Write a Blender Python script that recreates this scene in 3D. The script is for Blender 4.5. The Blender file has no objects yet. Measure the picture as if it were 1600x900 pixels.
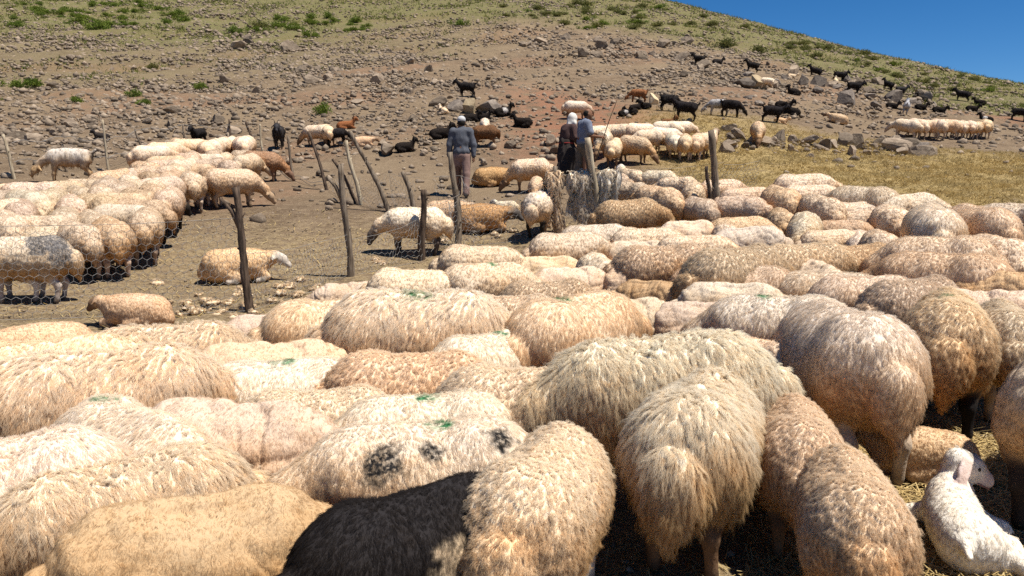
import bpy, bmesh, math, random
import numpy as np
from mathutils import Vector, Matrix, noise as mnoise
from mathutils.kdtree import KDTree

random.seed(7); rng = np.random.default_rng(7)
scene = bpy.context.scene
COL = scene.collection

# ------------------------------------------------------------------ camera
CAM_H = 1.48; PITCH = math.radians(8.5); FPX = 1200.0; PW, PH = 1600, 900
cam_data = bpy.data.cameras.new('camera'); cam = bpy.data.objects.new('camera', cam_data)
COL.objects.link(cam); scene.camera = cam
cam.location = (0, 0, CAM_H); cam.rotation_euler = (math.pi / 2 - PITCH, 0, 0)
cam_data.sensor_width = 36.0; cam_data.lens = 36.0 * FPX / PW
cam_data.clip_start = 0.05; cam_data.clip_end = 3000

# ------------------------------------------------------------------ sky, sun, exposure
SUN_EL = math.radians(66); SUN_AZ = math.radians(118)      # azimuth clockwise from the viewing direction
world = bpy.data.worlds.new('World'); scene.world = world; world.use_nodes = True
wn = world.node_tree.nodes; wl = world.node_tree.links
bgn = next(n for n in wn if n.type == 'BACKGROUND')
skyn = wn.new('ShaderNodeTexSky'); skyn.sky_type = 'NISHITA'; skyn.sun_disc = False
skyn.sun_elevation = SUN_EL; skyn.sun_rotation = SUN_AZ
skyn.altitude = 3500; skyn.air_density = 1.0; skyn.dust_density = 0.0; skyn.ozone_density = 6.0
hsv = wn.new('ShaderNodeHueSaturation'); hsv.inputs['Saturation'].default_value = 1.25
wl.new(skyn.outputs[0], hsv.inputs['Color']); wl.new(hsv.outputs[0], bgn.inputs['Color'])
bgn.inputs['Strength'].default_value = 0.072
sun_d = bpy.data.lights.new('sun', 'SUN'); sun_d.energy = 5.0; sun_d.angle = math.radians(0.53)
sun_d.color = (1.0, 0.945, 0.85)
sun = bpy.data.objects.new('sun', sun_d); COL.objects.link(sun)
SUN_DIR = Vector((math.sin(SUN_AZ) * math.cos(SUN_EL), math.cos(SUN_AZ) * math.cos(SUN_EL), math.sin(SUN_EL)))
sun.rotation_euler = SUN_DIR.to_track_quat('Z', 'Y').to_euler()
vs = scene.view_settings
vs.view_transform = 'Standard'; vs.look = 'None'; vs.gamma = 1.0; vs.use_curve_mapping = False; vs.exposure = 0.52
scene.render.engine = 'CYCLES'
cy = scene.cycles
cy.use_denoising = False; cy.use_adaptive_sampling = False; cy.max_bounces = 6; cy.diffuse_bounces = 4; cy.transmission_bounces = 3
cy.glossy_bounces = 2; cy.transparent_max_bounces = 10
try: scene.cycles_curves.shape = 'RIBBONS'
except Exception: pass

# ------------------------------------------------------------------ terrain
CP, SP = math.cos(PITCH), math.sin(PITCH)
def z_from_row(az, d, row):
    y = d * math.cos(az); k = (450 - row) / FPX
    return CAM_H + y * (k * CP - SP) / (CP + k * SP)
AZC = [-60, -34, -18.5, 0, 9.5, 18.5, 26.6, 33.7, 44, 60]
DD = [20, 27, 36, 48, 62, 80, 100, 130]
ROWS = [
    [275, 215, 152, 102, 56, 14, -20, -55],
    [270, 212, 150, 100, 55, 12, -20, -50],
    [270, 205, 145, 98, 55, 12, -20, -50],
    [262, 192, 137, 92, 52, 10, -16, -38],
    [262, 188, 141, 97, 60, 27, 0, 0],
    [270, 207, 161, 119, 86, 60, 47, 54],
    [278, 236, 201, 162, 130, 99, 99, 110],
    [285, 255, 222, 185, 157, 138, 143, 158],
    [290, 262, 238, 212, 188, 172, 178, 190],
    [292, 268, 248, 226, 205, 192, 198, 206]]
NEAR = [(0, 0), (8.5, 0), (11, .2), (13, .5), (16.5, .95)]
DG = np.array([p[0] for p in NEAR] + DD + [190, 400.])
ZG = np.zeros((len(AZC), len(DG)))
for i, a in enumerate(AZC):
    ar = math.radians(a)
    for j, (d, z) in enumerate(NEAR): ZG[i, j] = z
    for j, d in enumerate(DD): ZG[i, len(NEAR) + j] = z_from_row(ar, d, ROWS[i][j])
    ZG[i, -2] = ZG[i, -3] * .93 if i > 3 else ZG[i, -3] * 1.15
    ZG[i, -1] = ZG[i, -3] * .5
AZG = np.radians(np.array(AZC, float))

def _hermite(xg, yg, x):
    """smooth (finite-difference Hermite) interpolation of rows yg[..., n] given at xg"""
    m = np.empty_like(yg)
    dx = np.diff(xg); s = np.diff(yg, axis=-1) / dx
    m[..., 1:-1] = (s[..., :-1] * dx[1:] + s[..., 1:] * dx[:-1]) / (dx[1:] + dx[:-1]); m[..., 0] = s[..., 0]; m[..., -1] = s[..., -1]
    k = np.clip(np.searchsorted(xg, x) - 1, 0, len(xg) - 2)
    return k, m, dx
def terrain(x, y):
    x = np.asarray(x, float); y = np.asarray(y, float); sh = np.broadcast(x, y).shape
    x = np.broadcast_to(x, sh).ravel(); y = np.broadcast_to(y, sh).ravel()
    d = np.hypot(x, y); az = np.arctan2(x, y)
    dc = np.clip(d, 0, DG[-1]); ac = np.clip(az, AZG[0], AZG[-1])
    kd, md, dxd = _hermite(DG, ZG, dc)
    t = (dc - DG[kd]) / dxd[kd]; h = dxd[kd]
    h00 = 2*t**3 - 3*t**2 + 1; h10 = t**3 - 2*t**2 + t; h01 = -2*t**3 + 3*t**2; h11 = t**3 - t**2
    ka = np.clip(np.searchsorted(AZG, ac) - 1, 0, len(AZG) - 2)
    def row(i):
        i = np.clip(i, 0, len(AZG) - 1)
        return h00*ZG[i, kd] + h10*h*md[i, kd] + h01*ZG[i, kd+1] + h11*h*md[i, kd+1]
    p0, p1, p2, p3 = row(ka-1), row(ka), row(ka+1), row(ka+2)
    ta = (ac - AZG[ka]) / (AZG[ka+1] - AZG[ka])
    z = p1 + .5*ta*(p2-p0 + ta*(2*p0-5*p1+4*p2-p3 + ta*(3*(p1-p2)+p3-p0)))
    back = np.clip((np.abs(az) - math.radians(60)) / math.radians(70), 0, 1)
    z = z * (1 - back**2 * (3 - 2*back))
    tilt = np.clip(1 - (d - 12) / 8, 0, 1)
    z = z + .05 * np.maximum(x, 0) * tilt
    z = z + np.clip((d-6)/20, 0, 1) * (.10*np.sin(x*.55+y*.21+1) * np.sin(y*.43-x*.17) + .05*np.sin(x*1.3-y*.7)*np.sin(y*1.1+x*.4+2))
    return z.reshape(sh)
def tz(x, y): return float(terrain(x, y))
def ray(u, v):
    a = (u - 800) / FPX; b = (450 - v) / FPX
    return np.array([a, CP + b * SP, -SP + b * CP])
_T = np.concatenate([np.linspace(.6, 30, 1500), np.linspace(30.05, 180, 2000)])
def at(u, v, h=0.0):
    """pixel -> point on the terrain (raised by h)"""
    r = ray(u, v)
    P = r[None, :] * _T[:, None] + np.array([0, 0, CAM_H])
    g = P[:, 2] - (terrain(P[:, 0], P[:, 1]) + h)
    k = np.argmax(g < 0)
    if not (g < 0).any(): k = np.argmin(g)
    k = max(k, 1)
    t = _T[k-1] + (_T[k]-_T[k-1]) * g[k-1] / (g[k-1]-g[k] + 1e-9) if g[k] < 0 else _T[k]
    p = r * t + np.array([0, 0, CAM_H])
    return Vector((p[0], p[1], tz(p[0], p[1])))
def px_per_m(p): return FPX / max(.3, p[1] * CP - (p[2] - CAM_H) * SP)
def project(p):
    yy, zz = p[1], p[2] - CAM_H
    dep = yy * CP - zz * SP; up = yy * SP + zz * CP
    return 800 + FPX * p[0] / dep, 450 - FPX * up / dep

# ------------------------------------------------------------------ helpers
def tag(o, label=None, cat=None, group=None, kind=None):
    if label: o['label'] = label
    if cat: o['category'] = cat
    if group: o['group'] = group
    if kind: o['kind'] = kind
    return o
def link(name, data, mat=None, parent=None):
    o = bpy.data.objects.new(name, data); COL.objects.link(o)
    if mat is not None and data is not None:
        ms = mat if isinstance(mat, (list, tuple)) else [mat]
        for m in ms:
            if m.name not in [x.name for x in data.materials if x]: data.materials.append(m)
    if parent is not None: o.parent = parent
    return o
def mesh_np(name, V, F, smooth=True, attrs=None, mat_idx=None):
    """V (n,3); F (m,k) array or list of faces"""
    me = bpy.data.meshes.new(name)
    V = np.asarray(V, np.float32)
    if isinstance(F, np.ndarray):
        m, k = F.shape
        me.vertices.add(len(V)); me.vertices.foreach_set('co', V.ravel())
        me.loops.add(m*k); me.loops.foreach_set('vertex_index', F.astype(np.int32).ravel())
        me.polygons.add(m); me.polygons.foreach_set('loop_start', np.arange(0, m*k, k, dtype=np.int32))
        me.update(calc_edges=True)
    else:
        me.from_pydata(V.tolist(), [], F); me.update()
    if smooth: me.polygons.foreach_set('use_smooth', np.ones(len(me.polygons), bool))
    for nm, a in (attrs or {}).items():
        a = np.asarray(a, np.float32)
        if a.ndim == 1:
            at_ = me.attributes.new(nm, 'FLOAT', 'POINT'); at_.data.foreach_set('value', a)
        else:
            at_ = me.attributes.new(nm, 'FLOAT_COLOR', 'POINT')
            at_.data.foreach_set('color', np.concatenate([a, np.ones((len(a), 1), np.float32)], 1).ravel())
    if mat_idx is not None: me.polygons.foreach_set('material_index', np.asarray(mat_idx, np.int32))
    return me

# node DSL
class NT:
    def __init__(s, name):
        s.m = bpy.data.materials.new(name); s.m.use_nodes = True; s.t = s.m.node_tree
        s.t.nodes.clear(); s.out = s.t.nodes.new('ShaderNodeOutputMaterial')
    def n(s, typ, ins=None, **props):
        nd = s.t.nodes.new('ShaderNode' + typ)
        for k, v in props.items(): setattr(nd, k, v)
        for k, v in (ins or {}).items():
            sock = nd.inputs[k]
            if hasattr(v, 'is_linked') or isinstance(v, bpy.types.NodeSocket): s.t.links.new(v, sock)
            else: sock.default_value = v
        return nd
    def math(s, op, a, b=None, c=None, clamp=False):
        d = {0: a}
        if b is not None: d[1] = b
        if c is not None: d[2] = c
        return s.n('Math', d, operation=op, use_clamp=clamp).outputs[0]
    def mix(s, f, a, b, blend='MIX'):
        nd = s.t.nodes.new('ShaderNodeMix'); nd.data_type = 'RGBA'; nd.blend_type = blend
        for k, v in ((0, f), (6, a), (7, b)):
            if isinstance(v, bpy.types.NodeSocket): s.t.links.new(v, nd.inputs[k])
            else: nd.inputs[k].default_value = (*v, 1) if isinstance(v, tuple) and len(v) == 3 else v
        return nd.outputs[2]
    def noise(s, vec, scale, detail=3, rough=.55, dist=0):
        return s.n('TexNoise', {'Vector': vec, 'Scale': scale, 'Detail': detail, 'Roughness': rough, 'Distortion': dist}).outputs[0]
    def ramp(s, f, a, b):   # smooth 0..1 between a and b
        nd = s.n('MapRange', {0: f, 1: a, 2: b, 3: 0.0, 4: 1.0}, interpolation_type='SMOOTHSTEP'); return nd.outputs[0]
    def attr(s, name, typ='GEOMETRY'):
        return s.n('Attribute', attribute_name=name, attribute_type=typ)
    def bump(s, h, strength=.5, dist=.02):
        return s.n('Bump', {'Height': h, 'Strength': strength, 'Distance': dist}).outputs[0]
    def surf(s, sh): s.t.links.new(sh, s.out.inputs[0]); return s.m
    def principled(s, col, rough=.9, normal=None, spec=.2, **kw):
        d = {'Base Color': col if isinstance(col, bpy.types.NodeSocket) else (*col, 1), 'Roughness': rough, 'Specular IOR Level': spec}
        if normal is not None: d['Normal'] = normal
        d.update(kw)
        return s.surf(s.n('BsdfPrincipled', d).outputs[0])

# ------------------------------------------------------------------ signed distance modelling
def sd_cone(P, a, b, ra, rb, sy=1.0):
    a = np.array(a, float); b = np.array(b, float); pa = P - a; ba = b - a
    h = np.clip((pa @ ba) / (ba @ ba + 1e-9), 0, 1)
    q = pa - h[:, None] * ba
    return np.sqrt((q**2).sum(1)) - (ra + (rb - ra) * h)
def sd_ell(P, c, r, rot=None):
    q = P - np.array(c, float)
    if rot is not None: q = q @ np.array(rot)       # rot: columns = local axes
    r = np.array(r, float)
    k0 = np.sqrt(((q / r)**2).sum(1)); k1 = np.sqrt(((q / r**2)**2).sum(1)) + 1e-9
    return k0 * (k0 - 1) / k1
def rotz(a, b=0, c=0):
    return np.array(Matrix.Rotation(a, 3, 'Z') @ Matrix.Rotation(b, 3, 'Y') @ Matrix.Rotation(c, 3, 'X'))
def smin(a, b, k):
    h = np.clip(.5 + .5 * (b - a) / k, 0, 1)
    return b * (1 - h) + a * h - k * h * (1 - h)
def prim_d(p, P):
    if p[0] == 'c': return sd_cone(P, *p[1])
    return sd_ell(P, *p[1])
def field(prims, P):
    f = None
    for p in prims:
        d = prim_d(p, P); k = p[2]
        f = d if f is None else smin(f, d, k)
    return f
def surface_nets(prims, h, pad=.05):
    los, his = [], []
    for p in prims:
        a = p[1]
        if p[0] == 'c':
            los.append(np.minimum(np.array(a[0]) - a[2], np.array(a[1]) - a[3])); his.append(np.maximum(np.array(a[0]) + a[2], np.array(a[1]) + a[3]))
        else:
            r = max(a[1]) if len(a) > 2 else np.array(a[1]); los.append(np.array(a[0]) - r); his.append(np.array(a[0]) + r)
    lo = np.min(los, 0) - pad; hi = np.max(his, 0) + pad
    n = np.ceil((hi - lo) / h).astype(int) + 1
    ax = [lo[i] + h * np.arange(n[i]) for i in range(3)]
    G = np.stack(np.meshgrid(*ax, indexing='ij'), -1).reshape(-1, 3)
    v = field(prims, G).reshape(n)
    ins = v < 0
    cs = tuple(n - 1); S = np.zeros(cs + (3,)); C = np.zeros(cs)
    quads = []
    idx = np.arange(np.prod(cs)).reshape(cs)
    for axx in range(3):
        sl0 = [slice(None)]*3; sl1 = [slice(None)]*3; sl0[axx] = slice(0, -1); sl1[axx] = slice(1, None)
        v0, v1 = v[tuple(sl0)], v[tuple(sl1)]
        cr = ins[tuple(sl0)] != ins[tuple(sl1)]
        I = np.argwhere(cr)
        t = (v0[cr] / (v0[cr] - v1[cr] + 1e-12))
        pos = I.astype(float); pos[:, axx] += t
        b, c = [(1, 2), (2, 0), (0, 1)][axx]
        ok = (I[:, b] > 0) & (I[:, c] > 0) & (I[:, b] < n[b]-1) & (I[:, c] < n[c]-1)
        I = I[ok]; pos = pos[ok]; flip = ins[tuple(sl0)][cr][ok]
        q = []
        for db, dc in ((-1, -1), (0, -1), (0, 0), (-1, 0)):
            J = I.copy(); J[:, b] += db; J[:, c] += dc
            lin = idx[J[:, 0], J[:, 1], J[:, 2]]; q.append(lin)
            np.add.at(S.reshape(-1, 3), lin, pos); np.add.at(C.ravel(), lin, 1)
        q = np.stack(q, 1); q[~flip] = q[~flip][:, ::-1]
        quads.append(q)
    Q = np.concatenate(quads); used = np.unique(Q)
    remap = np.full(np.prod(cs), -1); remap[used] = np.arange(len(used))
    V = S.reshape(-1, 3)[used] / C.ravel()[used][:, None] * h + lo
    return V, remap[Q]
def vnormals(V, F):
    n = np.zeros_like(V)
    fn = np.cross(V[F[:, 2]] - V[F[:, 0]], V[F[:, 3]] - V[F[:, 1]])
    for k in range(4): np.add.at(n, F[:, k], fn)
    return n / (np.linalg.norm(n, axis=1, keepdims=True) + 1e-12)
def blend_attr(prims, V, key, k=.012):
    """soft value from the nearest primitives' 4th entry (dict)"""
    D = np.stack([prim_d(p, V) for p in prims], 1)
    W = np.exp(-(D - D.min(1, keepdims=True)) / k); W /= W.sum(1, keepdims=True)
    vals = np.array([p[3][key] for p in prims], float)
    return W @ vals
def vnoise(V, scale, seed=0.0):
    s = Vector((seed, seed * 1.7, -seed))
    return np.array([mnoise.noise(Vector(p) * scale + s) for p in V.tolist()])
def vcell(V, scale, seed=0.0):
    s = Vector((seed, seed * 1.7, -seed)); out = np.empty(len(V))
    for i, p in enumerate(V.tolist()): out[i] = mnoise.voronoi(Vector(p) * scale + s)[0][0]
    return out

# ------------------------------------------------------------------ hair curves
def sample_surface(V, F, N, n, w, r=rng):
    T = np.concatenate([F[:, [0, 1, 2]], F[:, [0, 2, 3]]])
    A = .5 * np.linalg.norm(np.cross(V[T[:, 1]] - V[T[:, 0]], V[T[:, 2]] - V[T[:, 0]]), axis=1) * w[T].mean(1)**2
    A[w[T].min(1) < .35] = 0
    k = r.choice(len(T), n, p=A / A.sum())
    a = r.random((n, 2)); s = np.sqrt(a[:, :1]); b0 = 1 - s; b1 = s * (1 - a[:, 1:]); b2 = s * a[:, 1:]
    P = V[T[k, 0]]*b0 + V[T[k, 1]]*b1 + V[T[k, 2]]*b2
    Nn = N[T[k, 0]]*b0 + N[T[k, 1]]*b1 + N[T[k, 2]]*b2
    return P, Nn / (np.linalg.norm(Nn, axis=1, keepdims=True) + 1e-9)
def nearest(P, C):
    kd = KDTree(len(C))
    for i, c in enumerate(C.tolist()): kd.insert(c, i)
    kd.balance(); f = kd.find
    return np.array([f(p)[1] for p in P.tolist()])
def norm(a): return a / (np.linalg.norm(a, axis=-1, keepdims=True) + 1e-9)
def fleece(name, V, F, N, w, n, clumps, L, lay, grav, conv, amp, freq, rad, K=6, back=.25, spread=.25, seed=1):
    r = np.random.default_rng(seed)
    P, Nn = sample_surface(V, F, N, n, w, r)
    ci = r.choice(n, clumps, replace=False); C = P[ci]; CN = Nn[ci]
    near = nearest(P, C)
    def comb(Nx):
        down = np.array([-back, 0, -1.0])[None] - Nx * (Nx @ np.array([-back, 0, -1.0]))[:, None]
        return norm(down) * np.minimum(1, np.linalg.norm(down, axis=1, keepdims=True) * 1.3)
    cd = norm(CN * (1 - lay) + comb(CN) * lay + r.normal(0, spread, CN.shape))
    cl = L * r.uniform(.65, 1.25, clumps); cph = r.uniform(0, 6.28, clumps); cf = freq * r.uniform(.7, 1.3, clumps)
    d = norm(Nn * (1 - lay) + comb(Nn) * lay + r.normal(0, spread * .5, Nn.shape))
    d = norm(d * .45 + cd[near] * .55)
    ll = cl[near] * r.uniform(.75, 1.1, n)
    b1 = norm(np.cross(cd, r.normal(size=cd.shape))); b2 = np.cross(cd, b1)
    pts = np.empty((n, K, 3))
    ph = cph[near] + r.normal(0, .35, n)
    for j in range(K):
        t = j / (K - 1)
        p = P + d * (ll * t)[:, None]; p[:, 2] -= grav * ll * t * t
        ax = C[near] + cd[near] * (ll * t)[:, None]; ax[:, 2] -= grav * ll * t * t
        p = p + (ax - p) * (conv * t**.8)
        a = (amp * t)
        p = p + a * (np.cos(ph + 6.28*cf[near]*t)[:, None]*b1[near] + np.sin(ph + 6.28*cf[near]*t)[:, None]*b2[near])
        pts[:, j] = p
    pts[:, 0] -= Nn * .004
    hc = bpy.data.hair_curves.new(name); hc.add_curves([K] * n)
    hc.attributes['position'].data.foreach_set('vector', pts.astype(np.float32).ravel())
    ra = hc.attributes.get('radius') or hc.attributes.new('radius', 'FLOAT', 'POINT')
    rr = np.tile(rad * np.linspace(1, .35, K), n) * np.repeat(r.uniform(.7, 1.2, n), K)
    ra.data.foreach_set('value', rr.astype(np.float32))
    na = hc.attributes.new('nrm', 'FLOAT_VECTOR', 'CURVE')
    nn = norm(Nn * .92 + d * .08); na.data.foreach_set('vector', nn.astype(np.float32).ravel())
    ta = hc.attributes.new('tone', 'FLOAT', 'CURVE')
    ta.data.foreach_set('value', (r.uniform(.90, 1.06, clumps)[near] * r.uniform(.94, 1.05, n)).astype(np.float32))
    return hc

# ------------------------------------------------------------------ materials
def wool_material(name, hair):
    g = NT(name)
    pos = g.n('TexCoord').outputs['Object']
    oi = g.n('ObjectInfo')
    tint = oi.outputs['Color']
    seed = g.attr('seed', 'OBJECT').outputs['Vector']
    sp = g.n('VectorMath', {0: pos, 1: seed}, operation='ADD').outputs[0]
    n1 = g.noise(sp, 3.2, 3); n2 = g.noise(sp, 14, 3); n3 = g.noise(sp, 60, 2)
    z = g.n('SeparateXYZ', {0: pos}).outputs[2]
    dirt = g.attr('dirt', 'OBJECT').outputs['Fac']
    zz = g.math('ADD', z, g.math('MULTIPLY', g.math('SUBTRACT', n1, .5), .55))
    low = g.ramp(zz, .64, .30)
    low = g.math('MULTIPLY', low, g.math('ADD', .35, g.math('MULTIPLY', dirt, .65)), clamp=True)
    stain = g.mix(1.0, tint, (.92, .72, .47), 'MULTIPLY')
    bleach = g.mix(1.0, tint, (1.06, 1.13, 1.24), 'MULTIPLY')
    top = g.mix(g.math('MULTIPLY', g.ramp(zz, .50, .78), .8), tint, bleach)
    col = g.mix(low, top, stain)
    col = g.mix(g.math('MULTIPLY', g.ramp(n2, .52, .72), .35), col, g.mix(1.0, col, (.88, .74, .56), 'MULTIPLY'))
    grey = g.math('MULTIPLY', g.ramp(g.noise(sp, 6.5, 4, .65), .60, .74), dirt)
    col = g.mix(g.math('MULTIPLY', grey, .35), col, (.30, .25, .21))
    col = g.mix(g.math('MULTIPLY', g.ramp(n3, .35, .65), .14), col, g.mix(1.0, col, (.78, .68, .58), 'MULTIPLY'))
    if hair:
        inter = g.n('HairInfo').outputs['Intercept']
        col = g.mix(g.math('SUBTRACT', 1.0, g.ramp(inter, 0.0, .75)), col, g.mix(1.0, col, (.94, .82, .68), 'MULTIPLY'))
        tone = g.attr('tone').outputs['Fac']
        tv = g.n('CombineXYZ', {0: tone, 1: tone, 2: tone}).outputs[0]
        col = g.mix(1.0, col, tv, 'MULTIPLY')
        col = g.n('HueSaturation', {'Color': col, 'Value': 1.08}).outputs[0]
    lockc = g.n('VectorMath', {0: sp, 1: (.5, 1.0, 1.0)}, operation='MULTIPLY').outputs[0]
    # paint marks and coat patches, placed in the animal's own coordinates
    def blob(prop, rprop, comp, wob, soft):
        c = g.attr(prop, 'OBJECT').outputs['Vector']
        rr = g.attr(rprop, 'OBJECT').outputs['Vector']
        r_ = g.n('SeparateXYZ', {0: rr}).outputs[comp]
        dv = g.n('VectorMath', {0: pos, 1: c}, operation='SUBTRACT').outputs[0]
        dist = g.n('VectorMath', {0: dv}, operation='LENGTH').outputs['Value']
        dist = g.math('ADD', dist, g.math('MULTIPLY', g.math('SUBTRACT', n2, .5), wob))
        has = g.math('GREATER_THAN', r_, .001)
        f = g.ramp(g.math('SUBTRACT', dist, r_), soft, -soft)
        return g.math('MULTIPLY', f, has)
    for k, pr in enumerate(('patch_a', 'patch_b', 'patch_c')):
        col = g.mix(g.math('MULTIPLY', blob(pr, 'patch_r', k, .16, .03), g.math('ADD', .55, g.math('MULTIPLY', g.ramp(n3, .35, .6), .45))), col, g.n('Attribute', attribute_name='patch_color', attribute_type='OBJECT').outputs['Color'])
    mf = g.math('MULTIPLY', blob('mark', 'mark_r', 0, .11, .03), g.math('ADD', .2, g.math('MULTIPLY', g.ramp(g.noise(lockc, 30, 3, .6), .36, .62), .85)), clamp=True)
    col = g.mix(mf, col, (.045, .19, .075))
    mf2 = g.math('MULTIPLY', blob('mark_b', 'mark_r', 1, .05, .015), .85)
    col = g.mix(mf2, col, (.10, .36, .03))
    if hair:
        nv = g.n('VectorTransform', {0: g.attr('nrm').outputs['Vector']}, vector_type='NORMAL', convert_from='OBJECT', convert_to='WORLD').outputs[0]
        gn = g.n('NewGeometry').outputs['Normal']
        nv = g.n('VectorMath', {0: g.n('VectorMath', {0: gn, 3: .12}, operation='SCALE').outputs[0], 1: nv}, operation='ADD').outputs[0]
        nv = g.n('VectorMath', {0: nv}, operation='NORMALIZE').outputs[0]
        d = g.n('BsdfDiffuse', {'Color': col, 'Roughness': .5, 'Normal': nv}).outputs[0]
        t = g.n('BsdfTranslucent', {'Color': col, 'Normal': nv}).outputs[0]
        fib = g.n('MixShader', {0: .2, 1: d, 2: t}).outputs[0]
        return g.surf(g.n('MixShader', {0: g.math('ADD', .25, g.math('MULTIPLY', inter, .35)), 1: fib, 2: g.n('BsdfTransparent').outputs[0]}).outputs[0])
    w = g.attr('wool').outputs['Fac']
    skin = g.attr('skin', 'OBJECT').outputs['Color']
    skin = g.mix(g.math('MULTIPLY', g.ramp(n2, .4, .65), .5), skin, g.mix(1.0, skin, (.6, .52, .45), 'MULTIPLY'))
    base = g.mix(w, skin, col)
    hoof = g.attr('hoof').outputs['Fac']
    base = g.mix(hoof, base, (.035, .028, .022))
    lock = g.n('VectorMath', {0: sp, 1: (1.0, 1.0, .30)}, operation='MULTIPLY').outputs[0]
    nb = g.math('ADD', g.math('MULTIPLY', g.noise(lock, 46, 3, .6, 1.2), .9), g.math('ADD', g.math('MULTIPLY', g.noise(sp, 24, 3, .6), .5), g.math('MULTIPLY', n3, .3)))
    return g.principled(base, .95, g.bump(nb, .6, .012), .06)
M_WOOL = wool_material('sheep_coat', False)
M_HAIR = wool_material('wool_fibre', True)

def ground_material():
    g = NT('hillside_soil')
    pos = g.n('TexCoord').outputs['Object']
    a = {k: g.attr(k).outputs['Fac'] for k in ('straw', 'green', 'red', 'pen')}
    n05 = g.noise(pos, .35, 4); n2 = g.noise(pos, 1.6, 5, .6); n8 = g.noise(pos, 7, 5, .65); n30 = g.noise(pos, 34, 4, .7)
    n90 = g.noise(pos, 110, 2, .6)
    soil = g.mix(g.ramp(n2, .35, .65), (.130, .088, .056), (.205, .145, .094))
    soil = g.mix(g.ramp(n05, .40, .70), soil, (.215, .155, .098))
    soil = g.mix(g.math('MULTIPLY', g.ramp(n8, .50, .66), .55), soil, (.27, .198, .126))
    soil = g.mix(g.math('MULTIPLY', g.math('MULTIPLY', a['red'], g.ramp(n2, .3, .6)), .85), soil, (.27, .115, .065))
    strawc = g.mix(g.ramp(n8, .35, .65), (.29, .205, .078), (.44, .325, .145))
    f = g.math('MULTIPLY', a['straw'], g.ramp(g.math('ADD', n2, g.math('MULTIPLY', n8, .4)), .42, .72))
    soil = g.mix(f, soil, strawc)
    penc = g.mix(g.ramp(n30, .35, .65), (.22, .155, .085), (.35, .265, .15))
    soil = g.mix(g.math('MULTIPLY', a['pen'], g.ramp(n8, .35, .60)), soil, penc)
    greenc = g.mix(g.ramp(n8, .35, .65), (.070, .092, .020), (.155, .150, .050))
    f = g.math('MULTIPLY', a['green'], g.ramp(g.math('ADD', g.math('MULTIPLY', n2, .7), g.math('MULTIPLY', n8, .5)), .40, .64))
    soil = g.mix(g.math('MULTIPLY', f, .78), soil, greenc)
    soil = g.mix(g.math('MULTIPLY', g.ramp(n30, .55, .70), .55), soil, (.50, .41, .29))
    soil = g.mix(g.math('MULTIPLY', g.ramp(n30, .44, .30), .65), soil, (.115, .072, .042))
    soil = g.mix(g.math('MULTIPLY', g.ramp(n90, .56, .68), .35), soil, (.52, .42, .27))
    h = g.math('ADD', g.math('MULTIPLY', n8, .5), g.math('ADD', g.math('MULTIPLY', n30, .35), g.math('MULTIPLY', n90, .12)))
    return g.principled(soil, .97, g.bump(h, .9, .10), .08)
M_GROUND = ground_material()

def rock_material(name, c1, c2, c3):
    g = NT(name)
    pos = g.n('TexCoord').outputs['Object']
    rnd = g.n('ObjectInfo').outputs['Random']
    geo = g.n('NewGeometry').outputs['Random Per Island']
    p = g.n('VectorMath', {0: g.n('NewGeometry').outputs['Position'], 1: (1, 1, 1)}, operation='MULTIPLY').outputs[0]
    n1 = g.noise(p, 2.6, 5, .65); n2 = g.noise(p, 11, 5, .7)
    c = g.mix(g.ramp(n1, .35, .65), c1, c2)
    c = g.mix(g.math('MULTIPLY', g.ramp(n2, .5, .68), .6), c, c3)
    rr = g.math('FRACT', g.math('ADD', rnd, geo))
    v = g.math('ADD', .62, g.math('MULTIPLY', rr, .75))
    c = g.mix(1.0, c, g.n('CombineXYZ', {0: v, 1: v, 2: g.math('MULTIPLY', v, .97)}).outputs[0], 'MULTIPLY')
    return g.principled(c, .93, g.bump(g.math('ADD', n1, g.math('MULTIPLY', n2, .6)), .7, .06), .15)
M_ROCK = rock_material('weathered_rock', (.175, .132, .098), (.27, .208, .155), (.38, .31, .235))
M_ROCK_DARK = rock_material('dark_basalt', (.13, .105, .09), (.22, .18, .15), (.32, .27, .22))
M_ROCK_TAN = rock_material('tan_rock', (.42, .31, .19), (.52, .41, .27), (.56, .46, .33))

def simple(name, c1, c2, scale=20, rough=.9, bump=.4, dist=.01, stretch=None, spec=.15):
    g = NT(name)
    pos = g.n('TexCoord').outputs['Object']
    if stretch: pos = g.n('VectorMath', {0: pos, 1: stretch}, operation='MULTIPLY').outputs[0]
    n1 = g.noise(pos, scale, 5, .65); n0 = g.noise(pos, scale * .2, 3)
    c = g.mix(g.ramp(n1, .35, .65), c1, c2)
    c = g.mix(g.math('MULTIPLY', g.ramp(n0, .4, .65), .4), c, g.mix(1.0, c, (.7, .66, .6), 'MULTIPLY'))
    return g.principled(c, rough, g.bump(n1, bump, dist), spec)
M_POST = simple('grey_weathered_wood', (.105, .078, .055), (.27, .215, .16), 30, .9, .9, .02, (1, 1, .12))
M_POST_PALE = simple('pale_bare_wood', (.30, .235, .155), (.50, .42, .30), 26, .85, .8, .02, (1, 1, .12))
M_POST_DARK = simple('dark_bark', (.045, .032, .024), (.15, .105, .075), 30, .9, .9, .02, (1, 1, .15))
M_WIRE = simple('galvanised_wire', (.16, .15, .14), (.30, .285, .265), 40, .6, .1, .001, None, .3)
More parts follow.
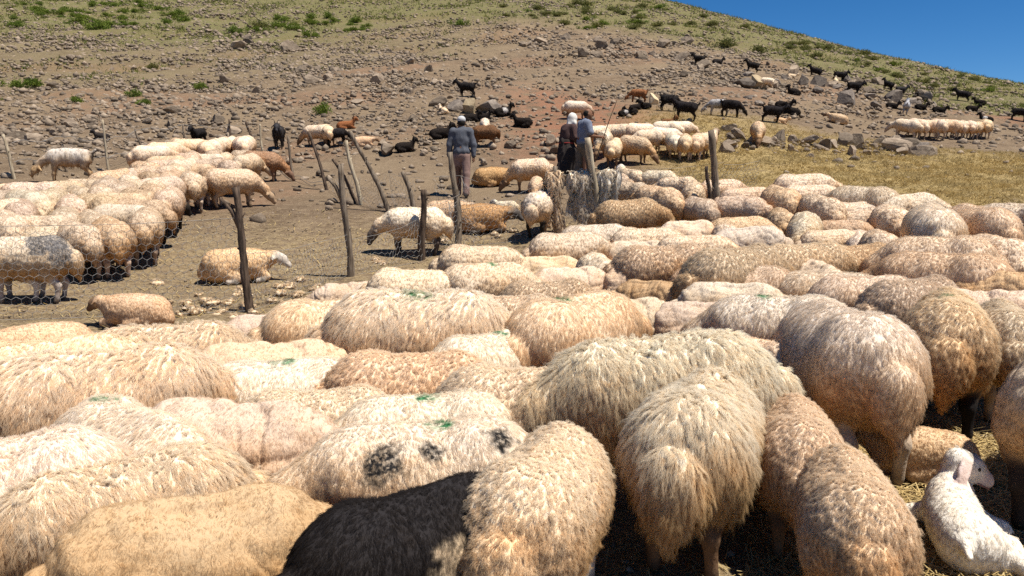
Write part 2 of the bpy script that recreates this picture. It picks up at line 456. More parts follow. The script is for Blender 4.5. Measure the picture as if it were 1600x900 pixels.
def leaf_mat(name, c1, c2):
    g = NT(name)
    geo = g.n('NewGeometry')
    c = g.mix(geo.outputs['Random Per Island'], c1, c2)
    n = g.noise(geo.outputs['Position'], .8, 3)
    c = g.mix(g.math('MULTIPLY', g.ramp(n, .35, .65), .5), c, g.mix(1.0, c, (1.15, 1.0, .7), 'MULTIPLY'))
    d = g.n('BsdfDiffuse', {'Color': c}).outputs[0]; t = g.n('BsdfTranslucent', {'Color': c}).outputs[0]
    return g.surf(g.n('MixShader', {0: .3, 1: d, 2: t}).outputs[0])
M_LEAF = leaf_mat('green_leaves', (.085, .135, .020), (.20, .255, .060))
M_LEAF_DRY = leaf_mat('olive_leaves', (.10, .115, .035), (.21, .205, .085))
M_STRAW = leaf_mat('dry_straw', (.34, .245, .105), (.62, .50, .27))
M_DRY = leaf_mat('dry_grass_blades', (.23, .165, .065), (.46, .36, .18))
M_GRASS = leaf_mat('hill_grass', (.075, .11, .02), (.22, .215, .08))

# ------------------------------------------------------------------ the ground: one polar sheet
def smooth01(x): x = np.clip(x, 0, 1); return x*x*(3-2*x)
def snoise(x, y, s, seed):
    r = np.random.default_rng(seed); o = np.zeros_like(x)
    for k in range(7):
        a = r.uniform(0, 6.28); f = s * r.uniform(.6, 1.7)
        o += np.sin((x*math.cos(a) + y*math.sin(a)) * f + r.uniform(0, 6.28))
    return o / 7 * 1.9
def zones(x, y, z):
    """soil zones by world position"""
    d = np.hypot(x, y); az = np.degrees(np.arctan2(x, y))
    nz = snoise(x, y, .22, 3)
    # dry-grass flat to the right
    straw = smooth01((az - 9 + 4*nz) / 6) * smooth01((d - 8.5) / 3) * smooth01((33 - d + 3*nz) / 7)
    straw = np.maximum(straw, .55 * smooth01((az - 19) / 4) * smooth01((7 - d) / 2))
    # height of the green belt follows the slope
    gstart = np.interp(az, [-40, -25, -12, 0, 10, 18, 26, 34, 60], [46, 47, 55, 62, 60, 55, 49, 46, 45])
    green = smooth01((d - gstart + 6*nz) / 14)
    green = np.maximum(green, .35 * smooth01((d - gstart + 16) / 14) * smooth01((-az + 6) / 14))
    red = smooth01((nz + .05) / .7) * smooth01((az + 4) / 8) * smooth01((d - 18) / 5) * smooth01((52 - d) / 8)
    red = np.maximum(red, .35 * smooth01((snoise(x, y, .5, 9) - .2) / .5))
    pen = smooth01((15 - d) / 3)
    return straw, green, red, pen
def build_ground():
    az = np.concatenate([np.linspace(-180, -46, 34), np.linspace(-44, 44, 430), np.linspace(46, 180, 34)])
    az = np.radians(az)
    d = np.concatenate([[.02], np.geomspace(.5, 9, 70), np.geomspace(9.15, 120, 300), np.geomspace(123, 1500, 24)])
    A, D = np.meshgrid(az, d, indexing='ij')
    X, Y = D*np.sin(A), D*np.cos(A); Z = terrain(X, Y)
    fade = np.clip((420 - D) / 200, 0, 1)
    Z = np.where(D > 220, Z*fade + (1-fade)*(-12), Z)
    rough = (.022*snoise(X, Y, 3.1, 1) + .012*snoise(X, Y, 8.3, 2)) * np.clip((D)/3, .3, 1) * np.clip((200-D)/80, 0, 1)
    rough += .10*snoise(X, Y, 1.1, 5) * smooth01((D-24)/20) * np.clip((200-D)/80, 0, 1)
    Z = Z + rough
    na, nd = A.shape; I = np.arange(na*nd).reshape(na, nd)
    F = np.stack([I[:-1, :-1], I[1:, :-1], I[1:, 1:], I[:-1, 1:]], -1).reshape(-1, 4)[:, ::-1]
    V = np.stack([X, Y, Z], -1).reshape(-1, 3)
    s, gr, rd, pn = zones(X.ravel(), Y.ravel(), Z.ravel())
    me = mesh_np('hillside_ground', V, F, True, dict(straw=s, green=gr, red=rd, pen=pn))
    o = link('ground', me, M_GROUND); tag(o, 'rising dusty hillside ground of brown soil, straw and thin grass', 'ground', kind='structure')
build_ground()

# ------------------------------------------------------------------ sheep, goats and kids
WOOL = dict(wool=1.0, hoof=0.0); SKIN = dict(wool=0.0, hoof=0.0); HOOF = dict(wool=0.0, hoof=1.0)
def leg_prims(pts, rads, props=SKIN, k=.03, hoof=True):
    out = []
    for i in range(len(pts) - 1): out.append(('c', (pts[i], pts[i+1], rads[i], rads[i+1]), k, props))
    if hoof:
        e = pts[-1]; out.append(('c', ((e[0], e[1], e[2] + .012), (e[0] + .025, e[1], .016), .03, .026), .012, HOOF))
    return out
def head_prims(hx, hy, hz, dirx, diry, dirz, s=1.0, ear=True, props=SKIN, ear_len=.13, droop=.5):
    d = norm(np.array([dirx, diry, dirz], float)); side = norm(np.cross((0, 0, 1), d)); up = np.cross(d, side)
    p = np.array([hx, hy, hz]); P = []
    P.append(('c', (p - d*.02*s, p + d*.07*s, .082*s, .075*s), .03, props))
    P.append(('c', (p + d*.07*s - up*.012*s, p + d*.19*s - up*.04*s, .068*s, .042*s), .04, props))
    P.append(('c', (p + d*.19*s - up*.045*s, p + d*.205*s - up*.055*s, .040*s, .034*s), .02, props))
    if ear:
        for sg in (-1, 1):
            b = p - d*.02*s + side*sg*.065*s + up*.03*s
            e = b + side*sg*ear_len*s*(1 - droop*.5) - up*ear_len*droop*s - d*.02*s
            m = (b + e)/2
            ax = norm(e - b); a3 = norm(np.cross(ax, d)); rot = np.stack([ax, norm(np.cross(a3, ax)), a3], 1)
            P.append(('e', (m, (np.linalg.norm(e-b)*.62, .035*s, .014*s), rot), .018, props))
    return P
def sheep_prims(pose='down', w=.035, fat=1.0, girth=1.0):
    P = []; g = girth
    def e(c, r, k, pr=WOOL): P.append(('e', (np.array(c, float), np.array(r, float)), k, pr))
    def c(a, b, ra, rb, k, pr=WOOL): P.append(('c', (a, b, ra, rb), k, pr))
    if pose != 'lie':
        e((0, 0, .485), (.39, (.20+w)*g, .185+w), .05)
        c((-.20, 0, .505), (.20, 0, .495), .17+w, .165+w, .09)
        e((-.26, 0, .51), (.20+w*.6, (.20+w)*g, .195+w), .06)
        e((.25, 0, .50), (.15+w*.5, (.165+w)*g, .19+w), .06)
        for sg in (-1, 1): e((-.19, .085*sg, .625), (.10, .075, .075+w), .05)
        c((-.30, 0, .70+w*.35), (.26, 0, .685+w*.35), .03, .035, .05)
        e((-.495, 0, .45), (.075, .115*fat, .14*fat), .035)
        c((-.515, 0, .36), (-.53, .01, .25), .05*fat, .022, .04)
        for sg in (-1, 1):
            c((-.27, .115*sg, .44), (-.22, .135*sg, .33), .115, .08, .06)
            c((.25, .10*sg, .42), (.26, .115*sg, .31), .095, .062, .06)
            P.extend(leg_prims([(-.22, .135*sg, .34), (-.335, .12*sg, .215), (-.31, .12*sg, .05)], [.068, .036, .027]))
            P.extend(leg_prims([(.26, .115*sg, .33), (.275, .115*sg, .20), (.265, .112*sg, .05)], [.055, .036, .026]))
        if pose == 'down':
            c((.34, 0, .535), (.53, .02, .45), .135+w*.6, .095+w*.5, .08)
            c((.53, .02, .45), (.60, .03, .38), .09+w*.4, .082, .05)
            P.extend(head_prims(.62, .03, .35, .62, .05, -.75))
        elif pose == 'graze':
            c((.34, 0, .52), (.56, .0, .33), .13+w*.6, .085+w*.4, .08)
            P.extend(head_prims(.61, 0, .24, .72, .0, -.62))
        elif pose == 'up':
            c((.32, 0, .55), (.50, 0, .70), .135+w*.6, .085+w*.4, .08)
            P.extend(head_prims(.55, 0, .74, .9, .1, -.38))
        elif pose == 'side':       # head lowered and turned to the right flank
            c((.34, 0, .53), (.52, -.06, .44), .135+w*.6, .095+w*.5, .08)
            P.extend(head_prims(.58, -.12, .36, .45, -.55, -.65))
    else:
        e((0, 0, .235), (.42, (.225+w)*g, .20+w), .05)
        c((-.24, 0, .25), (.22, 0, .265), .17+w, .16+w, .10)
        e((-.27, 0, .23), (.20+w*.5, .21+w, .19+w), .08)
        e((-.46, 0, .15), (.08, .11*fat, .11), .05)
        for sg in (-1, 1):
            c((-.22, .16*sg, .15), (.02, .235*sg, .10), .11, .06, .05)
            P.extend(leg_prims([(.02, .235*sg, .09), (-.14, .26*sg, .045), (-.05, .27*sg, .04)], [.05, .032, .026], k=.02))
            c((.28, .12*sg, .16), (.40, .15*sg, .09), .085, .05, .05)
            P.extend(leg_prims([(.40, .15*sg, .08), (.26, .18*sg, .04), (.32, .19*sg, .04)], [.045, .03, .025], k=.02))
        c((.32, 0, .30), (.50, -.02, .34), .12+w*.6, .085+w*.4, .08)
        P.extend(head_prims(.56, -.03, .34, .85, -.25, -.38))
    return P
class Proto: pass
def make_proto(name, prims, h, lump=(0, 0, 0), wrinkle=0.0, hair=None, seed=1, attr_k=.014):
    V, F = surface_nets(prims, h)
    for _ in range(2):       # light relaxation
        N = vnormals(V, F); acc = np.zeros_like(V); cnt = np.zeros(len(V))
        for a, b in ((0, 1), (1, 2), (2, 3), (3, 0)):
            np.add.at(acc, F[:, a], V[F[:, b]]); np.add.at(cnt, F[:, a], 1); np.add.at(acc, F[:, b], V[F[:, a]]); np.add.at(cnt, F[:, b], 1)
        V = V*.5 + acc/cnt[:, None]*.5
    w = blend_attr(prims, V, 'wool', attr_k); hf = blend_attr(prims, V, 'hoof', .006)
    N = vnormals(V, F)
    sc, dp, big = lump
    disp = np.zeros(len(V))
    if big: disp += big * vnoise(V, 5.5, seed)
    if dp: disp += -dp * np.clip(vcell(V, sc, seed) - .25, -.4, .6)
    if wrinkle:
        q = V * np.array([1.25, .4, .4]) + .05*vnoise(V, 4, seed)[:, None]; a = vnoise(q, 6.5, seed + 3)
        b_ = vnoise(V * np.array([.5, 1.0, 1.3]), 5.0, seed + 8)
        disp += wrinkle * (.5*vnoise(V, 13, seed + 5) - .7*np.exp(-(a/.13)**2) - .5*np.exp(-(b_/.10)**2) + .35)
    V = V + N * (disp * w)[:, None]
    V[:, 2] = np.maximum(V[:, 2], .002)
    p = Proto(); p.V, p.F, p.w = V, F, w; p.N = vnormals(V, F)
    p.mesh = mesh_np(name, V, F, True, dict(wool=w, hoof=hf)); p.mesh.materials.append(M_WOOL)
    p.hair = []
    for k, hk in enumerate(hair or []):
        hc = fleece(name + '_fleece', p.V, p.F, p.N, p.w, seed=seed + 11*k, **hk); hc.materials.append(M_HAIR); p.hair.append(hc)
    return p
SHAG = dict(n=80000, clumps=6500, L=.047, lay=.74, grav=.40, conv=.34, amp=.0048, freq=2.2, rad=.0010, K=8, spread=.24)
CURL = dict(n=72000, clumps=5200, L=.027, lay=.52, grav=.25, conv=.32, amp=.0052, freq=1.7, rad=.0010, K=7, spread=.36)
PLUSH = dict(n=72000, clumps=5200, L=.023, lay=.72, grav=.25, conv=.22, amp=.0032, freq=1.5, rad=.0009, K=6, spread=.28)
SHORN = dict(n=52000, clumps=6000, L=.014, lay=.80, grav=.1, conv=.2, amp=.001, freq=1.0, rad=.0008, K=4, spread=.3)
MIDH = dict(n=30000, clumps=3200, L=.019, lay=.74, grav=.30, conv=.22, amp=.004, freq=1.5, rad=.0018, K=5, spread=.25)
FARH = dict(n=7000, clumps=1200, L=.020, lay=.6, grav=.35, conv=.25, amp=.004, freq=1.2, rad=.0040, K=4, spread=.25)
SP_ = {}
SP_['shag'] = make_proto('shaggy_sheep', sheep_prims('down', .035), .0145, (22, .010, .010), 0, [SHAG], 1)
SP_['shag2'] = make_proto('shaggy_sheep_round', sheep_prims('side', .045, 1.2, 1.08), .0145, (20, .012, .014), 0, [dict(SHAG, L=.056, clumps=5200, lay=.72)], 2)
SP_['curl'] = make_proto('curly_sheep', sheep_prims('down', .04, 1.1, 1.02), .0145, (26, .016, .010), 0, [CURL], 3)
SP_['plush'] = make_proto('plush_sheep', sheep_prims('down', .04, 1.0, 1.03), .0145, (20, .004, .012), 0, [PLUSH], 4)
SP_['plush2'] = make_proto('plush_sheep_turned', sheep_prims('side', .035, .95, .98), .0145, (20, .004, .016), .002, [PLUSH], 5)
SP_['shorn'] = make_proto('shorn_sheep', sheep_prims('down', .012, .9, .98), .0125, (20, .0, .014), .013, [SHORN], 6)
SP_['shorn2'] = make_proto('shorn_sheep_wrinkled', sheep_prims('side', .008, .8, .92), .0125, (24, .0, .018), .018, [SHORN], 7)
SP_['mid'] = make_proto('flock_sheep', sheep_prims('down', .035, 1.1), .019, (22, .014, .012), 0, [MIDH], 8)
SP_['mid2'] = make_proto('flock_sheep_turned', sheep_prims('side', .03, 1.2, 1.04), .019, (24, .010, .014), .003, [MIDH], 9)
SP_['graze'] = make_proto('grazing_sheep', sheep_prims('graze', .03, 1.1), .019, (22, .012, .012), 0, [MIDH], 10)
SP_['stand'] = make_proto('standing_sheep', sheep_prims('up', .03, 1.1), .019, (22, .012, .012), 0, [MIDH], 11)
SP_['far'] = make_proto('distant_sheep', sheep_prims('down', .03, 1.0), .026, (20, .012, .010), 0, [FARH], 12)
SP_['lie'] = make_proto('lying_sheep', sheep_prims('lie', .03), .018, (22, .012, .012), 0, [MIDH], 13)

def goat_prims(pose):
    P = []; G = WOOL
    def e(c, r, k, pr=G): P.append(('e', (np.array(c, float), np.array(r, float)), k, pr))
    def c(a, b, ra, rb, k, pr=G): P.append(('c', (a, b, ra, rb), k, pr))
    if pose == 'stand':
        e((0, 0, .50), (.40, .155, .175), .05); c((-.26, 0, .55), (.24, 0, .56), .14, .135, .08)
        for sg in (-1, 1):
            c((-.28, .09*sg, .47), (-.24, .10*sg, .36), .10, .065, .05); c((.25, .08*sg, .45), (.26, .09*sg, .32), .085, .05, .05)
            P.extend(leg_prims([(-.24, .10*sg, .36), (-.35, .09*sg, .22), (-.32, .09*sg, .04)], [.055, .033, .024], G))
            P.extend(leg_prims([(.26, .09*sg, .33), (.27, .09*sg, .20), (.265, .09*sg, .04)], [.045, .032, .023], G))
        c((.32, 0, .58), (.50, 0, .74), .11, .075, .06); hp = (.54, 0, .79)
        c((-.40, 0, .60), (-.47, 0, .68), .035, .03, .03)
    elif pose == 'graze':
        e((0, 0, .50), (.40, .155, .175), .05); c((-.26, 0, .55), (.24, 0, .55), .14, .135, .08)
        for sg in (-1, 1):
            c((-.28, .09*sg, .47), (-.24, .10*sg, .36), .10, .065, .05); c((.25, .08*sg, .45), (.28, .09*sg, .32), .085, .05, .05)
            P.extend(leg_prims([(-.24, .10*sg, .36), (-.35, .09*sg, .22), (-.32, .09*sg, .04)], [.055, .033, .024], G))
            P.extend(leg_prims([(.28, .09*sg, .33), (.30, .09*sg, .20), (.30, .09*sg, .04)], [.045, .032, .023], G))
        c((.32, 0, .54), (.54, 0, .38), .11, .07, .06); hp = (.58, 0, .30)
        c((-.40, 0, .60), (-.47, 0, .68), .035, .03, .03)
    else:
        e((0, 0, .19), (.38, .18, .17), .05); c((-.22, 0, .21), (.22, 0, .23), .14, .13, .08)
        for sg in (-1, 1):
            c((-.22, .13*sg, .12), (.0, .19*sg, .08), .09, .045, .04); c((.0, .19*sg, .07), (-.14, .21*sg, .04), .04, .026, .02)
            c((.26, .10*sg, .12), (.42, .11*sg, .05), .07, .03, .04); c((.42, .11*sg, .05), (.30, .13*sg, .035), .03, .024, .02)
        c((.30, 0, .26), (.42, 0, .44), .105, .07, .06); hp = (.45, 0, .49)
    dz = -.62 if pose == 'graze' else -.42
    P.extend(head_prims(*hp, .85, .06, dz, .92, True, G, .17, .8))
    h = np.array(hp)
    for sg in (-1, 1):
        c(h + (-.01, .03*sg, .06), h + (-.07, .05*sg, .14), .022, .017, .008, HOOF); c(h + (-.07, .05*sg, .14), h + (-.16, .09*sg, .17), .017, .008, .008, HOOF)
    if pose != 'lie': P.append(('c', (h + (.10, 0, -.12), h + (.09, 0, -.20), .02, .008), .01, G))
    return P
GH = dict(n=2600, clumps=500, L=.055, lay=.75, grav=.5, conv=.6, amp=.003, freq=1.0, rad=.0035, K=4, spread=.25)
GP = {'stand': make_proto('standing_goat', goat_prims('stand'), .020, (16, .006, .010), 0, [GH], 21),
      'graze': make_proto('grazing_goat', goat_prims('graze'), .020, (16, .006, .010), 0, [GH], 22),
      'lie': make_proto('lying_goat', goat_prims('lie'), .020, (16, .006, .010), 0, [GH], 23)}
TINT = {'cream': (.81, .64, .46), 'white': (.83, .70, .53), 'ochre': (.79, .585, .385), 'pale': (.82, .67, .505), 'pink': (.78, .61, .45),
        'tan': (.62, .42, .235), 'brown': (.23, .12, .06), 'black': (.026, .022, .021), 'grey': (.42, .40, .38), 'rust': (.30, .13, .06), 'char': (.05, .045, .045)}
FACE = {'tan': (.42, .29, .18), 'dark': (.05, .036, .028), 'white': (.66, .58, .50), 'brown': (.20, .12, .07), 'black': (.016, .014, .014), 'pink': (.58, .42, .35)}
def animal(kind, proto, loc, heading, scale, tint, label, group, cat, face='tan', extra=None, tilt=True, sz=None, fleece_name='fleece', dull=0):
    o = link(kind, proto.mesh)
    h = math.radians(heading) - math.atan2(loc[0], loc[1])      # heading is given relative to the line of sight
    o.location = loc
    q = Matrix.Rotation(h, 4, 'Z')
    if tilt:       # follow the slope along and across the body
        fx, fy = math.cos(h)*.3, math.sin(h)*.3
        a = (tz(loc[0]+fx, loc[1]+fy) - tz(loc[0]-fx, loc[1]-fy)) / .6
        q = q @ Matrix.Rotation(-math.atan(a), 4, 'Y')
        b = (tz(loc[0]-fy*.5, loc[1]+fx*.5) - tz(loc[0]+fy*.5, loc[1]-fx*.5)) / .3
        q = q @ Matrix.Rotation(math.atan(b) * .8, 4, 'X')
    o.rotation_euler = q.to_euler()
    sy = scale if sz is None else sz
    o.scale = (scale * random.uniform(.95, 1.06), scale * random.uniform(.93, 1.05), sy)
    t = TINT[tint] if isinstance(tint, str) else tint
    if not dull and proto in (SP_.get('shorn'), SP_.get('shorn2')): dull = .84
    if dull: t = (t[0]*dull, t[1]*dull*.97, t[2]*dull*.94)
    v = random.uniform(.93, 1.05)
    t = tuple(min(.88, c * v * random.uniform(.98, 1.02)) for c in t)
    props = dict(seed=(random.uniform(0, 50), random.uniform(0, 50), random.uniform(0, 50)), dirt=random.uniform(.25, 1.0),
                 skin=(*FACE[face], 1.0), patch_color=(.03, .028, .028, 1.0))
    if proto is SP_.get('lie'): props['dirt'] = random.uniform(0, .25)
    props.update(extra or {})
    parts = [o]
    for hc in proto.hair:
        f = link(fleece_name, hc, None, o); parts.append(f)
    for p in parts:
        p.color = (*t, 1)
        for k, val in props.items(): p[k] = val
    tag(o, label, cat, group)
    return o

# ------------------------------------------------------------------ the flock in front: (u, v of the back's top, heading, scale, coat, colour, label, extras)
def mk(x=-.05, y=0.0, z=.72, r=.07): return dict(mark=(x, y, z), mark_r=(r, 0.0, 0.0))
NEARG = 'sheep packed together in the near flock'
FRONT = [
 (300, 788, 4, .80, 'shorn', 'tan', 'tan close-shorn sheep at the lower left, next to the black sheep', dict(dirt=.3)),
 (195, 718, 185, .80, 'shag', 'cream', 'cream woolly sheep directly behind the tan shorn sheep at lower left', dict(dirt=.9)),
 (-20, 690, 170, .9, 'plush2', 'pale', 'pale smooth sheep cut off by the left picture edge', None),
 (205, 636, 300, .84, 'plush2', 'pale', 'small pale sheep with a dark and a bright green paint mark on its back', dict(mark=(-.22, 0, .70), mark_b=(.13, .06, .70), mark_r=(.065, .045, 0))),
 (150, 548, 2, 1.02, 'shag', 'cream', 'large shaggy cream sheep near the left edge with wool hanging in long locks', dict(dirt=.8)),
 (365, 634, 335, .88, 'shorn2', 'pink', 'pinkish shorn sheep with wrinkled skin beside the green-marked small sheep', dict(dirt=.4)),
 (668, 617, 183, .80, 'plush', 'pale', 'pale smooth sheep with a green stripe standing behind the black-spotted sheep', mk(.0)),
 (662, 660, 183, .84, 'plush', 'pale', 'pale sheep with three black spots on its side and a green mark', dict(mark=(-.06, 0, .73), mark_r=(.055, 0, 0), patch_a=(.17, .19, .64), patch_b=(-.02, .17, .685), patch_c=(-.30, .12, .68), patch_r=(.085, .045, .06))),
 (645, 768, 32, .77, 'plush2', 'black', 'black sheep with a tan flank patch at the bottom of the picture', dict(patch_a=(.02, -.20, .54), patch_b=(-.02, -.23, .42), patch_r=(.065, .11, 0), patch_color=(.55, .42, .28, 1), dirt=0.0)),
 (855, 698, 74, .82, 'curl', 'cream', 'honey-coloured curly sheep seen from behind right of the black sheep', dict(dirt=1.0)),
 (1100, 600, 80, .90, 'shag2', 'pale', 'biggest shaggy sheep seen from behind with long matted locks at its tail', dict(dirt=.9)),
 (1340, 730, 100, .70, 'curl', 'ochre', 'ochre tightly curled sheep beside the white kid', dict(dirt=1.0)),
 (1328, 480, 112, 1.08, 'plush', 'pale', 'tall pale smooth-backed sheep right of centre with one hind leg showing', dict(dirt=.7, skin=(.52, .42, .32, 1))),
 (1045, 525, 198, 1.05, 'shag', 'white', 'whitish shaggy sheep sloping down to the left in the middle of the flock', dict(dirt=.3)),
 (905, 462, 48, 1.06, 'plush', 'ochre', 'golden smooth sheep with a green mark on its rump in mid flock', mk(-.10, .0, .74, .06)),
 (765, 520, 40, .88, 'plush2', 'pale', 'pale sheep with a thin green line left of the golden smooth sheep', mk(.08, 0, .72, .05)),
 (650, 455, 2, 1.16, 'shag', 'white', 'long white shaggy sheep with a green mark standing side-on in mid flock', dict(mark=(0, 0, .72), mark_r=(.07, 0, 0), dirt=.6)),
 (520, 468, 8, .98, 'plush', 'ochre', 'rusty cream sheep half hidden behind the long white shaggy sheep', dict(dirt=1.0)),
 (795, 462, 0, .92, 'curl', 'cream', 'cream curly sheep between the long shaggy sheep and the golden sheep', None),
 (828, 575, 4, .88, 'curl', 'cream', 'cream curly sheep tucked behind the honey-coloured curly rump', dict(dirt=.9)),
 (420, 540, 2, .90, 'shorn2', 'ochre', 'ochre shorn sheep with wrinkled back behind the green-marked cream sheep', None),
 (640, 552, 3, .86, 'curl', 'ochre', 'ochre curly sheep below the long white shaggy sheep', dict(dirt=.7)),
 (440, 563, 3, .82, 'plush', 'white', 'white smooth sheep with a dark green mark left of centre', mk(.0)),
 (495, 610, 4, .74, 'curl', 'cream', 'cream sheep in front of the white green-marked sheep', None),
 (258, 508, 3, .95, 'shag', 'cream', 'cream smooth sheep behind the large shaggy one near the wool scraps', None),
 (75, 530, 3, .98, 'plush2', 'ochre', 'ochre sheep at the left edge with a dark ear tip', None),
 (422, 494, 175, .74, 'shorn', 'pink', 'pinkish shorn sheep right beside the tall dark fence post', dict(dirt=.3)),
 (60, 503, 178, .80, 'lie', 'cream', 'cream sheep lying at the left edge below the wire netting', None),
 (545, 444, 178, .72, 'shorn2', 'pink', 'pink shorn back peeping over behind the rusty cream sheep', None),
 (1490, 462, 94, 1.0, 'curl', 'ochre', 'brownish sheep seen from behind with black legs above the white kid', dict(skin=(.016, .014, .014, 1), dirt=.9, mark=(.05, 0, .74), mark_r=(.05, 0, 0))),
 (1692, 545, 90, 1.0, 'shorn', 'pink', 'sheep with pale legs cut off by the right picture edge', None),
 (1578, 478, 100, .85, 'curl', 'cream', 'cream curly sheep at the right edge behind the black-legged one', None),
 (1255, 640, 95, .72, 'curl', 'ochre', 'rusty curly sheep squeezed between the biggest shaggy rump and the curly one', None),
 (1225, 462, 165, .98, 'plush', 'white', 'pale smooth sheep with a thin green line behind the whitish shaggy sheep', mk(.08, 0, .74, .06)),
 (1100, 476, 10, .80, 'shorn', 'pink', 'pinkish shorn sheep behind the whitish shaggy sheep', None),
 (980, 470, 10, .85, 'shorn2', 'cream', 'wrinkled shorn back just right of the golden smooth sheep', None),
]
